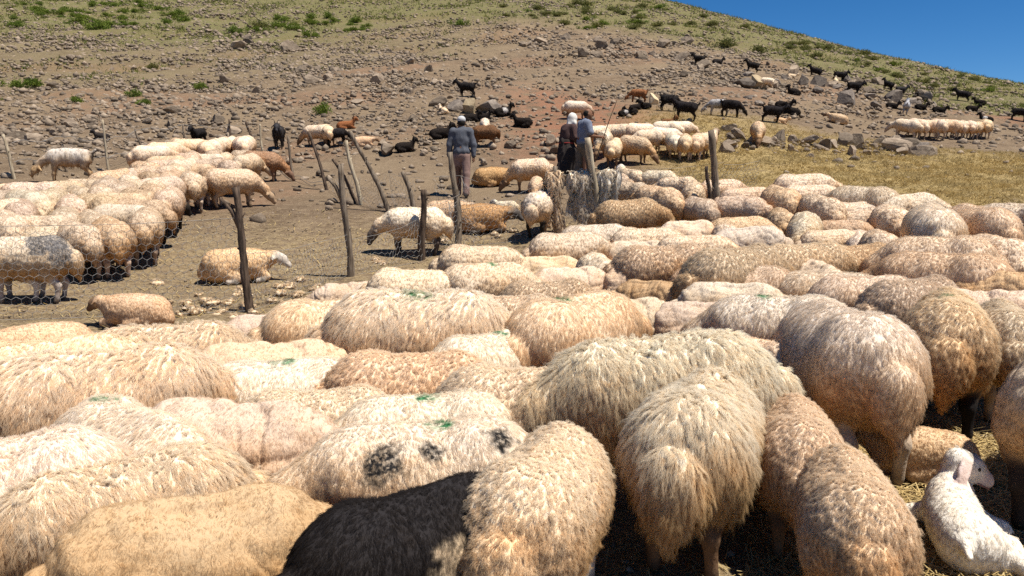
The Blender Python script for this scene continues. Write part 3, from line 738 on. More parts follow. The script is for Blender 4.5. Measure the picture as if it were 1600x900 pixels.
MID = [
 # rows behind, left to right, near to far
 (645, 420, 4, .92, 'mid', 'cream', 'curly cream sheep just below the white standing sheep'),
 (750, 383, 5, .95, 'mid', 'cream', 'cream sheep at the left tip of the near flock by the wire fence'),
 (762, 410, 3, .98, 'mid2', 'cream', 'cream sheep with a faint green mark at the left end of the flock'),
 (860, 403, 2, .78, 'shorn', 'ochre', 'thin shorn sheep in front of the hung fleeces'),
 (895, 420, 4, .84, 'shorn2', 'pink', 'wrinkled pinkish sheep behind the golden smooth sheep'),
 (860, 440, 20, .90, 'curl', 'cream', 'cream shaggy back just left of the golden sheep with the green mark'),
 (890, 362, 5, 1.02, 'mid', 'cream', 'long cream curly sheep standing below the hanging fleeces'),
 (935, 350, 8, .96, 'mid2', 'white', 'whitish sheep right under the hanging fleeces'),
 (895, 390, 8, .78, 'shorn2', 'cream', 'small shorn sheep behind the wrinkled pinkish one'),
 (940, 400, 275, .85, 'mid', 'pale', 'pale shaggy sheep facing the camera with its dark snout low'),
 (1015, 355, 8, .96, 'mid', 'cream', 'cream sheep below the leaning grey gate posts'),
 (1078, 347, 5, .86, 'shorn', 'pink', 'pinkish shorn sheep beneath the wire box'),
 (1000, 378, 5, .82, 'shorn2', 'cream', 'flat shorn back behind the broad cream sheep'),
 (1038, 384, 6, 1.02, 'curl', 'cream', 'broad cream curly sheep in the middle of the right flock'),
 (1090, 366, 4, .92, 'mid', 'cream', 'cream sheep behind the broad cream curly sheep'),
 (1130, 346, 100, .80, 'mid', 'cream', 'small cream rump near the foot of the leaning post'),
 (1160, 338, 8, .86, 'mid2', 'ochre', 'golden sheep at the foot of the leaning post'),
 (1172, 357, 178, .88, 'shorn', 'white', 'whitish shorn sheep behind the large curly rump'),
 (1155, 388, 40, 1.1, 'curl', 'cream', 'large curly sheep with its shaded rump to the left'),
 (1067, 418, 92, .74, 'curl', 'ochre', 'narrow curly rump squeezed in the middle of the flock'),
 (1002, 420, 10, .80, 'shorn', 'ochre', 'smooth ochre shorn back beside the narrow curly rump'),
 (1022, 442, 150, .78, 'shorn', 'tan', 'smooth tan shorn rump beside the narrow curly rump'),
 (1170, 416, 12, .92, 'plush', 'cream', 'cream plush sheep in front of the large curly one'),
 (1148, 446, 8, .84, 'shorn', 'white', 'pale shorn back in front of the cream plush sheep'),
 (1260, 381, 40, .98, 'curl', 'cream', 'curly cream sheep in the heart of the right flock'),
 (1283, 412, 300, .84, 'shorn2', 'cream', 'cream shorn sheep with its face turned to the camera'),
 (1343, 383, 40, .86, 'curl', 'ochre', 'ochre curly sheep behind the cream shorn face'),
 (1300, 426, 10, .86, 'plush', 'pale', 'pale sheep just behind the smooth one with the green line'),
 (1358, 432, 20, .88, 'plush2', 'pale', 'pale rump left of the curly cream back'),
 (1432, 437, 50, .90, 'curl', 'pale', 'pale curly back just left of the black-legged sheep'),
 (1425, 407, 110, .88, 'mid', 'cream', 'cream rump in front of the long ochre side'),
 (1375, 402, 120, .74, 'mid2', 'pink', 'small pinkish rump in the right flock'),
 (1480, 396, 172, 1.02, 'plush', 'ochre', 'ochre sheep standing side-on in the right flock'),
 (1545, 428, 165, .90, 'shorn', 'tan', 'brown shorn sheep with a dark shadow on its side near the right edge'),
 (1555, 458, 165, .88, 'shorn2', 'pink', 'wrinkled shorn sheep just above the cream curly one at the right edge'),
 (1472, 370, 175, 1.02, 'plush', 'cream', 'long cream sheep side-on behind the ochre one'),
 (1562, 368, 118, .96, 'mid', 'cream', 'cream sheep near the right edge with a rusty tail'),
 (1378, 360, 110, .80, 'mid', 'cream', 'round cream rump in the centre of the right flock'),
 (1345, 362, 280, .66, 'mid2', 'white', 'sheep with a mottled black and white face in the right flock'),
 (1298, 358, 20, .72, 'mid', 'cream', 'small cream back beside the mottled face'),
 (1320, 343, 10, .70, 'mid2', 'ochre', 'small golden back in the right flock'),
 (1260, 334, 265, .88, 'mid2', 'pale', 'dirty pale sheep with its head down towards the camera'),
 (1222, 326, 90, .80, 'mid', 'ochre', 'ochre curly rump right of the leaning posts'),
 (1462, 322, 100, 1.12, 'plush', 'white', 'tall white sheep standing out at the back of the right flock'),
 (1535, 322, 130, 1.05, 'plush2', 'cream', 'cream sheep with a rounded rump at the far right of the flock'),
 (1592, 316, 150, .92, 'mid', 'pale', 'pale sheep at the right edge of the flock by the dry grass'),
 (1395, 321, 100, .86, 'mid', 'cream', 'shaded cream rump beside the tall white sheep'),
 (1420, 302, 20, .88, 'mid2', 'white', 'whitish sheep with grey mottling at the back of the flock'),
 (1342, 314, 15, .82, 'mid', 'pale', 'pale back in the third row of the right flock'),
 (1342, 328, 15, .70, 'mid', 'cream', 'curly cream back just in front of the pale third-row back'),
 (1352, 291, 150, 1.0, 'plush', 'white', 'whitish sheep with a high round rump at the back of the flock'),
 (1285, 304, 118, .95, 'mid', 'cream', 'cream sheep with its tail to the right in the back rows'),
 (1222, 291, 122, .95, 'mid2', 'ochre', 'ochre sheep in the back row right of the leaning posts'),
 (1268, 288, 5, .86, 'mid', 'pale', 'pale back just below the rearmost sheep'),
 (1258, 271, 4, 1.0, 'mid', 'pale', 'rearmost pale sheep of the right flock against the dry grass'),
 (1170, 292, 20, .86, 'mid', 'cream', 'cream sheep behind the wire just right of the leaning posts'),
 (1158, 306, 150, .86, 'mid2', 'cream', 'dirty cream sheep with its rump behind the wire netting'),
 (1095, 308, 130, .82, 'mid2', 'pink', 'shaded pinkish rump behind the short dark post'),
 (1030, 290, 140, .98, 'mid', 'ochre', 'big shaded ochre sheep in the middle behind the wire'),
 (985, 312, 4, 1.0, 'curl', 'ochre', 'ochre curly sheep side-on right of the hanging fleeces'),
 (1025, 308, 100, .70, 'mid2', 'pink', 'small pinkish rump peeping out right of the ochre curly sheep'),
 (1085, 284, 100, .84, 'mid', 'cream', 'cream sheep behind the wire left of the leaning posts'),
 (1128, 280, 20, .84, 'mid', 'cream', 'cream sheep directly behind the leaning posts'),
 (1060, 276, 150, .80, 'mid', 'cream', 'cream back in the far rows behind the wire'),
 (1030, 266, 160, .82, 'mid2', 'white', 'grey-white sheep at the back of the group behind the wire'),
 (988, 264, 120, .82, 'stand', 'cream', 'cream sheep with a white face lifted behind the wire'),
 (955, 272, 190, .82, 'mid', 'pink', 'pinkish sheep close behind the hanging fleeces'),
 (985, 284, 130, .84, 'mid', 'cream', 'cream sheep between the hanging fleeces and the ochre back'),
]
for (u, v, hd, s, pr, tint, lab, ex) in FRONT:
    top = .71 if pr.startswith('shorn') else (.50 if pr == 'lie' else .75)
    p = at(u, v, top * s); animal('sheep', SP_[pr], p, hd + random.uniform(-3, 3), s, tint, lab, NEARG, 'sheep', random.choice(['tan', 'dark', 'white', 'brown']), ex)
for (u, v, hd, s, pr, tint, lab) in MID:
    top = .71 if pr.startswith('shorn') else .745
    p = at(u, v, top * s); animal('sheep', SP_[pr], p, hd + random.uniform(-13, 13), s, tint, lab, NEARG, 'sheep', random.choice(['tan', 'dark', 'white', 'brown']),
        dict(mark=(.05, 0, .74), mark_r=(.05, 0, 0)) if 'faint green' in lab else (dict(skin=(.62, .56, .5, 1)) if 'white face' in lab else None), dull=random.uniform(.84, 1.02))
# unshown head ends and bodies of the densest rows: sheep showing only a strip of back between their neighbours
STRIP = [(1190, 520, 150, .8)]
SLAB = ['back showing left of the tall pale smooth-backed sheep', 'strip of back just behind the long white shaggy sheep', 'strip of back just behind the golden smooth sheep', 'strip of back between the narrow curly rump and the pale shorn back', 'strip of back behind the pale smooth sheep with the thin green line', 'strip of back below the ochre side-on sheep at right', 'strip of back in front of the round cream rump at right', 'strip of back beside the ochre curly sheep of the right flock', 'strip of back in front of the golden sheep by the leaning post', 'strip of back left of the long cream side-on sheep', 'strip of back right of the short dark post and netting', 'strip of back between the round cream rump and the shaded rump']
for (u, v, hd, s), sl in zip(STRIP, SLAB):
    v2 = v + 8
    animal('sheep', SP_['mid'], at(u, v2, .745*s), hd, s, random.choice(['cream', 'ochre', 'pale']), 'mostly hidden sheep, ' + sl, 'half-hidden sheep in the near flock', 'sheep')

# ------------------------------------------------------------------ flock behind the left wire fence (u, v, heading, scale, coat, colour, label)
LEFTG = 'sheep in the flock behind the left wire fence'
LEFT = [
 (40, 368, 160, .98, 'mid', 'white', 'grey-saddled white sheep nearest the wire at the far left', dict(patch_a=(-.22, .06, .70), patch_b=(-.36, .12, .56), patch_r=(.22, .15, 0), patch_color=(.16, .15, .15, 1), skin=(.5, .42, .36, 1))),
 (118, 346, 110, .92, 'mid', 'cream', 'cream rump behind the wire right of the grey-saddled sheep', dict(skin=(.55, .40, .30, 1))),
 (170, 340, 100, .96, 'mid2', 'ochre', 'golden rump with one leg set forward behind the wire', dict(skin=(.55, .40, .30, 1))),
 (226, 326, 85, .96, 'mid', 'pink', 'pinkish rump at the right corner of the left flock with a dark hoof', dict(skin=(.34, .24, .17, 1))),
 (262, 292, 80, .98, 'mid2', 'pink', 'dusty rump with a dark tail and dark legs in the left flock', dict(skin=(.03, .025, .02, 1))),
 (298, 268, 95, .94, 'mid', 'cream', 'cream rump standing over its shadow in the left flock', dict(skin=(.5, .38, .28, 1))),
 (330, 262, 95, .94, 'mid', 'ochre', 'orange rump with pale legs at the edge of the left flock', dict(skin=(.55, .42, .32, 1))),
 (362, 263, 10, .98, 'graze', 'cream', 'cream sheep standing side-on at the right edge of the left flock', None),
 (386, 240, 60, .92, 'mid2', 'cream', 'cream sheep next to the brown one at the flock corner', None),
 (408, 236, 350, .92, 'graze', 'rust', 'reddish brown sheep walking out at the right end of the left flock', dict(skin=(.20, .12, .08, 1))),
]
for (u, v, hd, s, pr, tint, lab, ex) in LEFT:
    animal('sheep', SP_[pr], at(u, v, .745*s), hd, s, tint if tint != 'rust' else (.52, .33, .20), lab, LEFTG, 'sheep', 'tan', ex, dull=.82)
LEFT_IN = [[(5, 372), (85, 352)], [(8, 330), (55, 335), (100, 325), (145, 330), (190, 318), (215, 310)],
 [(-10, 312), (30, 312), (70, 308), (112, 305), (150, 303), (185, 300), (215, 295), (240, 288)],
 [(0, 296), (42, 296), (80, 294), (122, 290), (158, 288), (190, 284), (222, 280), (250, 276)],
 [(10, 286), (50, 284), (92, 282), (132, 279), (168, 276), (202, 272), (235, 268), (268, 266)],
 [(178, 265), (210, 262), (242, 259), (275, 256), (305, 255)], [(228, 252), (258, 249), (290, 247), (320, 248), (350, 247)], [(262, 243), (292, 240), (324, 240), (352, 238), (378, 234)], [(300, 236), (335, 233)]]
ORD = ['first', 'second', 'third', 'fourth', 'fifth', 'sixth', 'seventh', 'eighth', 'ninth', 'tenth']
CW = {'cream': 'cream', 'pale': 'pale', 'pink': 'pinkish', 'ochre': 'golden'}
for ri, rowp in enumerate(LEFT_IN):
    for ci, (u, v) in enumerate(rowp):
        hd = random.choice([80, 95, 110, 125, 165, 180, 200, 150, 60]) + random.uniform(-12, 12)
        s = random.uniform(.82, .98); t = random.choice(['cream', 'cream', 'pale', 'pink', 'ochre'])
        animal('sheep', SP_[random.choice(['mid', 'mid2', 'far', 'mid'])], at(u, v, .745*s), hd, s, t,
           '%s sheep inside the left flock, %s row back from the wire, %s from the left' % (CW[t], ORD[ri+1], ORD[ci]), LEFTG, 'sheep', random.choice(['tan', 'white', 'dark']), dull=random.uniform(.66, .88))
BACKL = [(238, 227, 10), (258, 222, 15), (277, 216, 100), (300, 217, 20), (322, 220, 95), (335, 217, 80), (350, 214, 80), (362, 213, 90), (376, 214, 100), (385, 212, 80)]
for bi, (u, v, hd) in enumerate(BACKL):
    s = random.uniform(.85, .95)
    animal('sheep', SP_['far'], at(u, v, .74*s), hd, s, random.choice(['cream', 'ochre', 'cream']), '%s sheep from the left in the short row by the far left fence posts' % ORD[bi], 'rear row by the far left fence', 'sheep')

# ------------------------------------------------------------------ sheep driven by the couple, the far row, loose sheep: (u, v of feet, heading, scale, coat, colour, label, extras)
PEOPLEG = 'sheep bunched in front of the couple'
DRIVEN = [
 (928, 236, 10, 'far', 'cream'), (963, 232, 175, 'graze', 'cream'), (998, 232, 10, 'far', 'cream'), (1040, 226, 165, 'far', 'pale'), (1060, 224, 20, 'far', 'cream'),
 (1012, 240, 200, 'far', 'cream'), (1035, 238, 8, 'far', 'pale'), (1050, 246, 100, 'far', 'white')]
for di, (u, v, hd, pr, t) in enumerate(DRIVEN):
    animal('sheep', SP_[pr], at(u, v), hd, random.uniform(.84, .94), t, '%s cream sheep from the left %s driven bunch by the couple' % (ORD[di if di < 5 else di-5], 'at the back of the' if di < 5 else 'in the middle of the'), PEOPLEG, 'sheep')
LOOSE = [
 (943, 244, 250, .88, 'graze', 'white', 'white and brown sheep right beside the man with the stick', PEOPLEG, dict(patch_a=(.25, 0, .6), patch_r=(.22, 0, 0), patch_color=(.10, .055, .03, 1))),
 (960, 258, 80, .90, 'far', 'ochre', 'golden rump at the front left of the driven bunch', PEOPLEG, None),
 (990, 255, 335, .94, 'graze', 'ochre', 'golden sheep with its head lowered to the right in front of the bunch', PEOPLEG, None),
 (1068, 250, 92, .90, 'far', 'ochre', 'ochre rump second from the right in the driven bunch', PEOPLEG, dict(skin=(.5, .38, .28, 1))),
 (1086, 250, 88, .92, 'far', 'ochre', 'ochre rump with pale legs at the right end of the driven bunch', PEOPLEG, dict(skin=(.55, .42, .32, 1))),
 (1102, 246, 60, .90, 'stand', 'cream', 'cream sheep with a raised head just left of the leaning post', PEOPLEG, None),
 (1180, 226, 275, .88, 'graze', 'ochre', 'single golden sheep grazing on the slope right of the leaning post', None, None),
 (1307, 193, 178, .80, 'lie', 'cream', 'cream sheep lying alone on the open slope', None, None),
 (899, 186, 5, .84, 'far', 'white', 'whitish sheep standing just behind the couple', None, None),
 (497, 228, 160, .84, 'graze', 'cream', 'cream sheep left of the black goat behind the slanting posts', None, None),
 (514, 227, 100, .82, 'far', 'ochre', 'ochre rump between the cream sheep and the black goat', None, None),
 (568, 229, 0, .62, 'lie', 'cream', 'small cream lamb lying among stones by the slanting posts', None, None),
 (757, 229, 185, .82, 'graze', 'brown', 'brown sheep grazing behind the man in the cap', None, None),
 (757, 212, 270, .70, 'far', 'pale', 'pale sheep standing behind the brown sheep', None, None),
 (738, 222, 30, .62, 'lie', 'cream', 'small cream sheep lying just behind the man in the cap', None, None),
 (769, 290, 10, .90, 'lie', 'tan', 'tan sheep lying right of the man in the cap', None, dict(skin=(.3, .18, .1, 1))),
 (830, 300, 182, 1.0, 'graze', 'cream', 'big cream sheep standing head down left of the hung fleeces', None, None),
 (838, 318, 265, .72, 'graze', 'ochre', 'half-grown lamb standing in front of the big cream sheep', None, dict(skin=(.12, .08, .05, 1))),
 (848, 366, 70, .98, 'mid', 'pale', 'dark-legged curly sheep left of the hung fleeces with a black shadow', None, dict(skin=(.03, .025, .02, 1))),
 (792, 343, 165, .46, 'stand', 'white', 'little white lamb standing on thin legs by the fence', None, dict(skin=(.25, .22, .2, 1))),
 (700, 350, 5, .88, 'lie', 'pink', 'pinkish sheep lying just behind the tangled wire', None, dict(skin=(.10, .08, .07, 1))),
 (752, 362, 0, .98, 'lie', 'tan', 'tan sheep with a black and white head lying by the wire-wrapped post', None, dict(skin=(.10, .09, .085, 1))),
 (650, 397, 172, .96, 'mid', 'white', 'white sheep standing behind the short dark post over its shadow', None, dict(skin=(.10, .08, .07, 1), dirt=.4)),
 (372, 440, 2, .90, 'lie', 'ochre', 'orange-tan sheep with a black and white face lying behind the tall post', None, dict(skin=(.62, .55, .47, 1), patch_a=(.57, -.10, .36), patch_b=(.70, -.08, .28), patch_r=(.05, .05, 0))),
 (214, 512, 150, .70, 'lie', 'pink', 'rough-fleeced sheep resting low by the wire', None, None),
]
for (u, v, hd, s, pr, tint, lab, gp, ex) in LOOSE:
    animal('sheep', SP_[pr], at(u, v), hd, s, tint, lab, gp or 'loose sheep on the slope', 'sheep', 'brown', ex)
ROW = [(1413, 165, 'far'), (1430, 130, 'far'), (1447, 170, 'far'), (1462, 120, 'far'), (1476, 200, 'far'), (1489, 135, 'far'), (1501, 110, 'far'), (1512, 100, 'far'), (1523, 80, 'far'), (1536, 100, 'far')]
RL = ['leftmost sheep of the distant row standing in line on the right', 'second sheep from the left in the distant row', 'third sheep from the left in the distant row', 'fourth sheep from the left in the distant row',
      'fifth sheep from the left in the distant row', 'sixth sheep from the left in the distant row', 'fourth sheep from the right in the distant row', 'third sheep from the right in the distant row', 'second sheep from the right in the distant row', 'rightmost sheep of the distant row']
for (u, hd, pr), lab in zip(ROW, RL):
    animal('sheep', SP_[pr], at(u, 217 + random.uniform(-1, 1)), hd, random.uniform(.9, 1.0), random.choice(['cream', 'ochre', 'cream']), lab, 'distant row of sheep on the right', 'sheep', 'tan', dict(skin=(.5, .38, .28, 1)))

# ------------------------------------------------------------------ goats
GG = 'black goats on the hillside'
GOATS = [  # u, v feet, heading, scale, pose, colour, label
 (1044, 173, 20, .92, 'graze', 'black', 'black goat grazing right behind the side-on black goat'),
 (1070, 189, 178, 1.0, 'stand', 'black', 'black goat standing side-on facing left above the driven sheep'),
 (1140, 183, 350, .95, 'graze', 'black', 'black goat standing with the grey goat at mid slope'),
 (1122, 181, 185, .92, 'graze', 'grey', 'grey goat sniffing the ground next to a black one'),
 (1203, 192, 10, .92, 'stand', 'black', 'black goat standing beside a golden lying lamb'),
 (1174, 114, 190, .95, 'stand', 'black', 'black goat on top of the big boulder pile'),
 (1272, 122, 180, .98, 'stand', 'black', 'black goat standing highest among the grey boulders'),
 (1309, 128, 30, .98, 'stand', 'black', 'black goat leaning uphill over a white one'),
 (1196, 140, 200, .92, 'graze', 'white', 'white goat between the big boulders'),
 (1305, 130, 100, .80, 'lie', 'white', 'small white goat tucked beneath the black goat among boulders'),
 (1236, 122, 10, .7, 'lie', 'white', 'white goat lying left of the highest black goat'),
 (1331, 147, 22, 1.0, 'stand', 'black', 'black goat stretching uphill from the dark rock'),
 (1502, 160, 180, 1.05, 'stand', 'black', 'black goat standing alone on the red patch at far right'),
 (1591, 189, 350, .95, 'stand', 'black', 'black goat cut off by the right picture edge'),
 (1413, 179, 90, .98, 'stand', 'grey', 'grey goat seen from behind above the distant sheep row'),
 (997, 161, 190, .85, 'graze', 'rust', 'rust brown goat above the lying kids'),
 (437, 232, 265, 1.05, 'stand', 'char', 'shaggy black goat by the posts left of centre'),
 (527, 228, 20, .82, 'graze', 'black', 'black goat at the right end of the small group by the slanting posts'),
 (730, 152, 160, .95, 'stand', 'black', 'black goat standing on the rocks above the man in the cap'),
 (693, 178, 120, .7, 'lie', 'white', 'white and black goat lying left of the tan boulder'),
 (1092, 103, 160, .92, 'stand', 'black', 'black goat at the left end of the upper rock band'),
 (1120, 100, 20, .9, 'lie', 'char', 'dark goat lying near the upper rock band'),
 (1222, 170, 5, .9, 'lie', 'black', 'black goat lying on the reddish soil at mid slope'),
 (1237, 180, 170, .9, 'lie', 'black', 'black goat lying just below another one at mid slope'),
 (1240, 149, 175, .9, 'lie', 'black', 'black goat lying below the highest boulders'),
 (975, 181, 20, .62, 'lie', 'black', 'black and white kid at the lower left of the kid cluster'),
 (987, 179, 190, .62, 'lie', 'black', 'black kid at the bottom of the kid cluster'),
 (992, 172, 30, .62, 'lie', 'black', 'black kid in the middle of the kid cluster'),
 (1008, 170, 170, .68, 'lie', 'black', 'black kid on the right of the kid cluster'),
 (1042, 197, 10, .7, 'lie', 'brown', 'dark brown kid lying below the side-on black goat'),
 (688, 216, 5, .92, 'lie', 'black', 'black goat lying with its head up left of the man in the cap'),
 (632, 237, 10, .8, 'lie', 'black', 'black goat lying beside stones at centre left'),
 (735, 190, 10, .8, 'lie', 'black', 'black goat lying just above the man in the cap'),
 (752, 189, 10, .8, 'lie', 'black', 'black goat lying with its neck raised right of the cap'),
 (785, 181, 20, .9, 'lie', 'black', 'black and white goat lying right of the grey boulder'),
 (818, 198, 170, .9, 'lie', 'black', 'black goat lying flat on open ground left of the couple'),
 (1392, 169, 20, .8, 'lie', 'black', 'black goat lying left of the grey goat seen from behind'),
 (1437, 171, 30, .8, 'lie', 'black', 'black goat lying right of the grey goat seen from behind'),
 (1465, 176, 10, .85, 'lie', 'black', 'black goat lying above the middle of the distant sheep row'),
 (1517, 174, 10, .9, 'lie', 'black', 'black goat lying on red soil at far right'),
 (1531, 164, 180, .85, 'lie', 'black', 'black goat curled up on the red patch at far right'),
 (1540, 191, 180, .85, 'lie', 'black', 'black and white goat lying above the right end of the distant row'),
 (1440, 157, 200, .85, 'lie', 'char', 'dark goat lying among the stones above the grey goat'),
 (1405, 150, 30, .85, 'stand', 'char', 'dark goat standing in the rocks right of the stretching goat'),
 (1385, 142, 150, .9, 'stand', 'black', 'black goat in the rocks left of the lying dark goat'),
 (160, 218, 170, .55, 'lie', 'char', 'dark goat lying by the far left fence post'),
 (312, 228, 240, .8, 'stand', 'black', 'black goat head among the rear row by the far left fence'),
 (728, 168, 30, .9, 'lie', 'char', 'dark goat lying behind the tan boulder'),
 (1218, 193, 10, .6, 'lie', 'ochre', 'golden lamb lying right of the standing black goat'),
 (540, 202, 10, .8, 'lie', 'rust', 'rusty brown goat lying above the small group by the slanting posts'),
]
for (u, v, hd, s, po, tint, lab) in GOATS:
    ex = dict(skin=(.02, .018, .018, 1), dirt=0.0)
    if 'and white' in lab or 'and black' in lab:
        ex.update(patch_a=(.1, .1, .25), patch_b=(.1, -.1, .25), patch_r=(.14, .14, 0), patch_color=(.65, .6, .55, 1) if tint == 'black' else (.03, .03, .03, 1))
    animal('goat', GP[po], at(u, v), hd, s*.90, tint, lab, GG, 'goat', 'black', ex, fleece_name='coat')
animal('goat', GP['graze'], at(112, 286), 176, 1.05, (.62, .53, .43), 'long-haired pale goat with a dark rump walking left behind the left flock', None, 'goat', 'brown',
       dict(patch_a=(-.46, 0, .55), patch_r=(.13, 0, 0), patch_color=(.05, .03, .02, 1), dirt=1.0, skin=(.2, .1, .06, 1)), fleece_name='coat')

# ------------------------------------------------------------------ the white kid in front
def build_kid():
    P = []
    def e(c, r, k, pr=WOOL, rot=None): P.append(('e', (np.array(c, float), np.array(r, float)) + ((rot,) if rot is not None else ()), k, pr))
    def c(a, b, ra, rb, k, pr=WOOL): P.append(('c', (a, b, ra, rb), k, pr))
    e((-.03, 0, .125), (.23, .105, .115), .04)
    c((-.17, 0, .14), (.12, .0, .16), .10, .095, .06)
    e((-.20, -.02, .12), (.11, .105, .115), .05)
    e((.15, 0, .15), (.09, .085, .115), .05)
    # neck, upright
    c((.17, -.01, .19), (.20, -.03, .275), .068, .054, .05)
    # head turned to its right
    hp = np.array((.205, -.045, .315)); d = norm(np.array((.10, -.90, -.36))); side = norm(np.cross((0, 0, 1), d)); up = np.cross(d, side)
    c(hp - d*.015, hp + d*.045, .060, .055, .03)
    c(hp + d*.045 - up*.006, hp + d*.115 - up*.022, .050, .034, .03, SKIN)
    c(hp + d*.115 - up*.024, hp + d*.128 - up*.030, .033, .027, .015, SKIN)
    c(hp + d*.03 + up*.03 + side*.035, hp + d*.045 + up*.03 + side*.035, .014, .012, .015, WOOL)
    for sg in (-1, 1):                       # long hanging ears
        b = hp - d*.005 + side*sg*.058 + up*.026; e1 = b + side*sg*.050 - up*.070 - d*.005; e2 = e1 - up*.085 + d*.02
        for q0, q1, wd in ((b, e1, .030), (e1, e2, .033)):
            ax = norm(q1 - q0); a3 = norm(side*sg - ax * (ax @ (side*sg))); rot = np.stack([ax, np.cross(a3, ax), a3], 1)
            e((q0+q1)/2, (np.linalg.norm(q1-q0)*.70, wd, .0125), .006, SKIN, rot)
    # forelegs folded to the right, hind legs stretched out
    c((.13, -.07, .11), (.10, -.20, .075), .055, .036, .04); c((.10, -.20, .075), (.02, -.14, .035), .034, .024, .02)
    c((.15, .06, .10), (.20, .16, .06), .05, .034, .04); c((.20, .16, .06), (.12, .18, .03), .03, .022, .02)
    c((-.19, -.07, .13), (-.14, -.17, .10), .085, .052, .05); c((-.14, -.17, .10), (-.27, -.25, .055), .048, .030, .03); c((-.27, -.25, .055), (-.36, -.34, .03), .028, .022, .02)
    c((-.36, -.34, .03), (-.385, -.365, .022), .024, .02, .01, HOOF)
    c((-.20, -.05, .06), (-.17, -.26, .045), .05, .032, .04); c((-.17, -.26, .045), (-.20, -.40, .03), .030, .022, .02, SKIN); c((-.20, -.40, .03), (-.205, -.43, .022), .022, .02, .01, HOOF)
    c((-.29, .01, .16), (-.36, .0, .13), .025, .015, .03)
    pr = make_proto('white_kid', P, .0068, (30, .004, .006), 0,
        [dict(n=26000, clumps=2600, L=.014, lay=.84, grav=.2, conv=.5, amp=.0015, freq=1, rad=.0010, K=5, spread=.22)], 31, .006)
    loc = at(1487, 858)
    o = animal('kid', pr, loc, 100, .92, (.86, .83, .77), 'white kid with pink hanging ears lying on straw at the right', None, 'kid', 'white', dict(skin=(.72, .57, .51, 1), dirt=0.0, patch_a=tuple(hp + up*.055), patch_r=(.028, 0, 0), patch_color=(.34, .32, .29, 1)), tilt=False, fleece_name='coat')
    me_ = simple('dark_eye', (.008, .006, .005), (.014, .01, .008), 20, .25, 0, .001, None, .5)
    for sg in (-1, 1): mb = MB(); mb.ball(hp + d*.055 + side*.048*sg + up*.014, .010); mb.obj('eye', me_, o)
    mb = MB(); mb.tube([hp + d*.140 - up*.030 + side*.022, hp + d*.150 - up*.034, hp + d*.140 - up*.030 - side*.022], .005); mb.obj('nose', simple('pink_nose', (.34, .17, .14), (.44, .24, .2), 30), o); mb = MB(); mb.tube([hp + d*.085 - up*.046 - side*.040, hp + d*.14 - up*.050 - side*.026], .003)
    mb.obj('mouth', simple('pink_skin', (.30, .13, .10), (.40, .2, .16), 30), o)
    return o

class MB:
    """collects tubes, balls and boxes into one mesh"""
    def __init__(s): s.V = []; s.F = []
    def add(s, V, F):
        o = len(s.V); s.V.extend([tuple(map(float, v)) for v in V]); s.F.extend([tuple(int(i) + o for i in f) for f in F])
    def tube(s, pts, r, n=6, jit=0.0, cap=True):
        pts = [Vector(p) for p in pts]; rs = r if isinstance(r, (list, tuple)) else [r]*len(pts)
        V = []; F = []; ref = None
        for i, p in enumerate(pts):
            d = (pts[min(i+1, len(pts)-1)] - pts[max(i-1, 0)]).normalized()
            if ref is None: ref = Vector((1, 0, 0)) if abs(d.x) < .8 else Vector((0, 1, 0))
            a = d.cross(ref).normalized(); b = d.cross(a)
            for k in range(n):
                t = 6.2832*k/n; q = rs[i]*(1 + (random.uniform(-jit, jit) if jit else 0))
                V.append(p + a*math.cos(t)*q + b*math.sin(t)*q)
        for i in range(len(pts)-1):
            for k in range(n):
                F.append((i*n+k, i*n+(k+1) % n, (i+1)*n+(k+1) % n, (i+1)*n+k))
        if cap: F.append(tuple(range(n))[::-1]); F.append(tuple((len(pts)-1)*n+k for k in range(n)))
        s.add(V, F)
    def ball(s, c, r, n=8, m=6):
        V = []; F = []
        for i in range(m+1):
            ph = math.pi*i/m
            for k in range(n): V.append((c[0]+r*math.sin(ph)*math.cos(6.2832*k/n), c[1]+r*math.sin(ph)*math.sin(6.2832*k/n), c[2]+r*math.cos(ph)))
        for i in range(m):
            for k in range(n): F.append((i*n+k, (i+1)*n+k, (i+1)*n+(k+1) % n, i*n+(k+1) % n))
        s.add(V, F)
    def obj(s, name, mat, parent=None, smooth=True):
        me = bpy.data.meshes.new(name); me.from_pydata(s.V, [], s.F); me.update()
        if smooth: me.polygons.foreach_set('use_smooth', np.ones(len(me.polygons), bool))
        return link(name, me, mat, parent)
build_kid()
lp = at(1436, 748); animal('sheep', SP_['lie'], lp, 175, .52, 'cream', 'cream lamb lying on the straw just behind the white kid', None, 'sheep', 'brown')

# ------------------------------------------------------------------ people
def sdf_part(name, prims, h, mat, parent, wob=0.0, seed=1, mats=None):
    V, F = surface_nets(prims, h, .03)
    if wob: V = V + vnormals(V, F) * (wob * (1 - 2*np.abs(vnoise(V * np.array([1, 1, .55]), 9, seed))))[:, None]
    me = mesh_np(name, V, F); return link(name, me, mat, parent)
M_SKIN = simple('tanned_skin', (.17, .085, .05), (.24, .125, .075), 30, .6, .2, .004)
M_SHIRT = simple('slate_grey_cloth', (.080, .086, .104), (.115, .121, .143), 60, .95, .4, .004)
M_TEE = simple('blue_grey_cloth', (.145, .165, .22), (.20, .225, .29), 60, .95, .4, .004)
M_TROUSER = simple('dusty_rose_cloth', (.23, .145, .125), (.30, .20, .17), 60, .95, .4, .004)
M_KHAKI = simple('dark_khaki_cloth', (.11, .088, .066), (.17, .14, .105), 60, .95, .4, .004)
M_DRESS = simple('black_brown_cloth', (.022, .018, .017), (.05, .04, .036), 50, .95, .4, .004)
M_BLOUSE = simple('dark_plum_cloth', (.05, .03, .03), (.10, .06, .055), 50, .95, .4, .004)
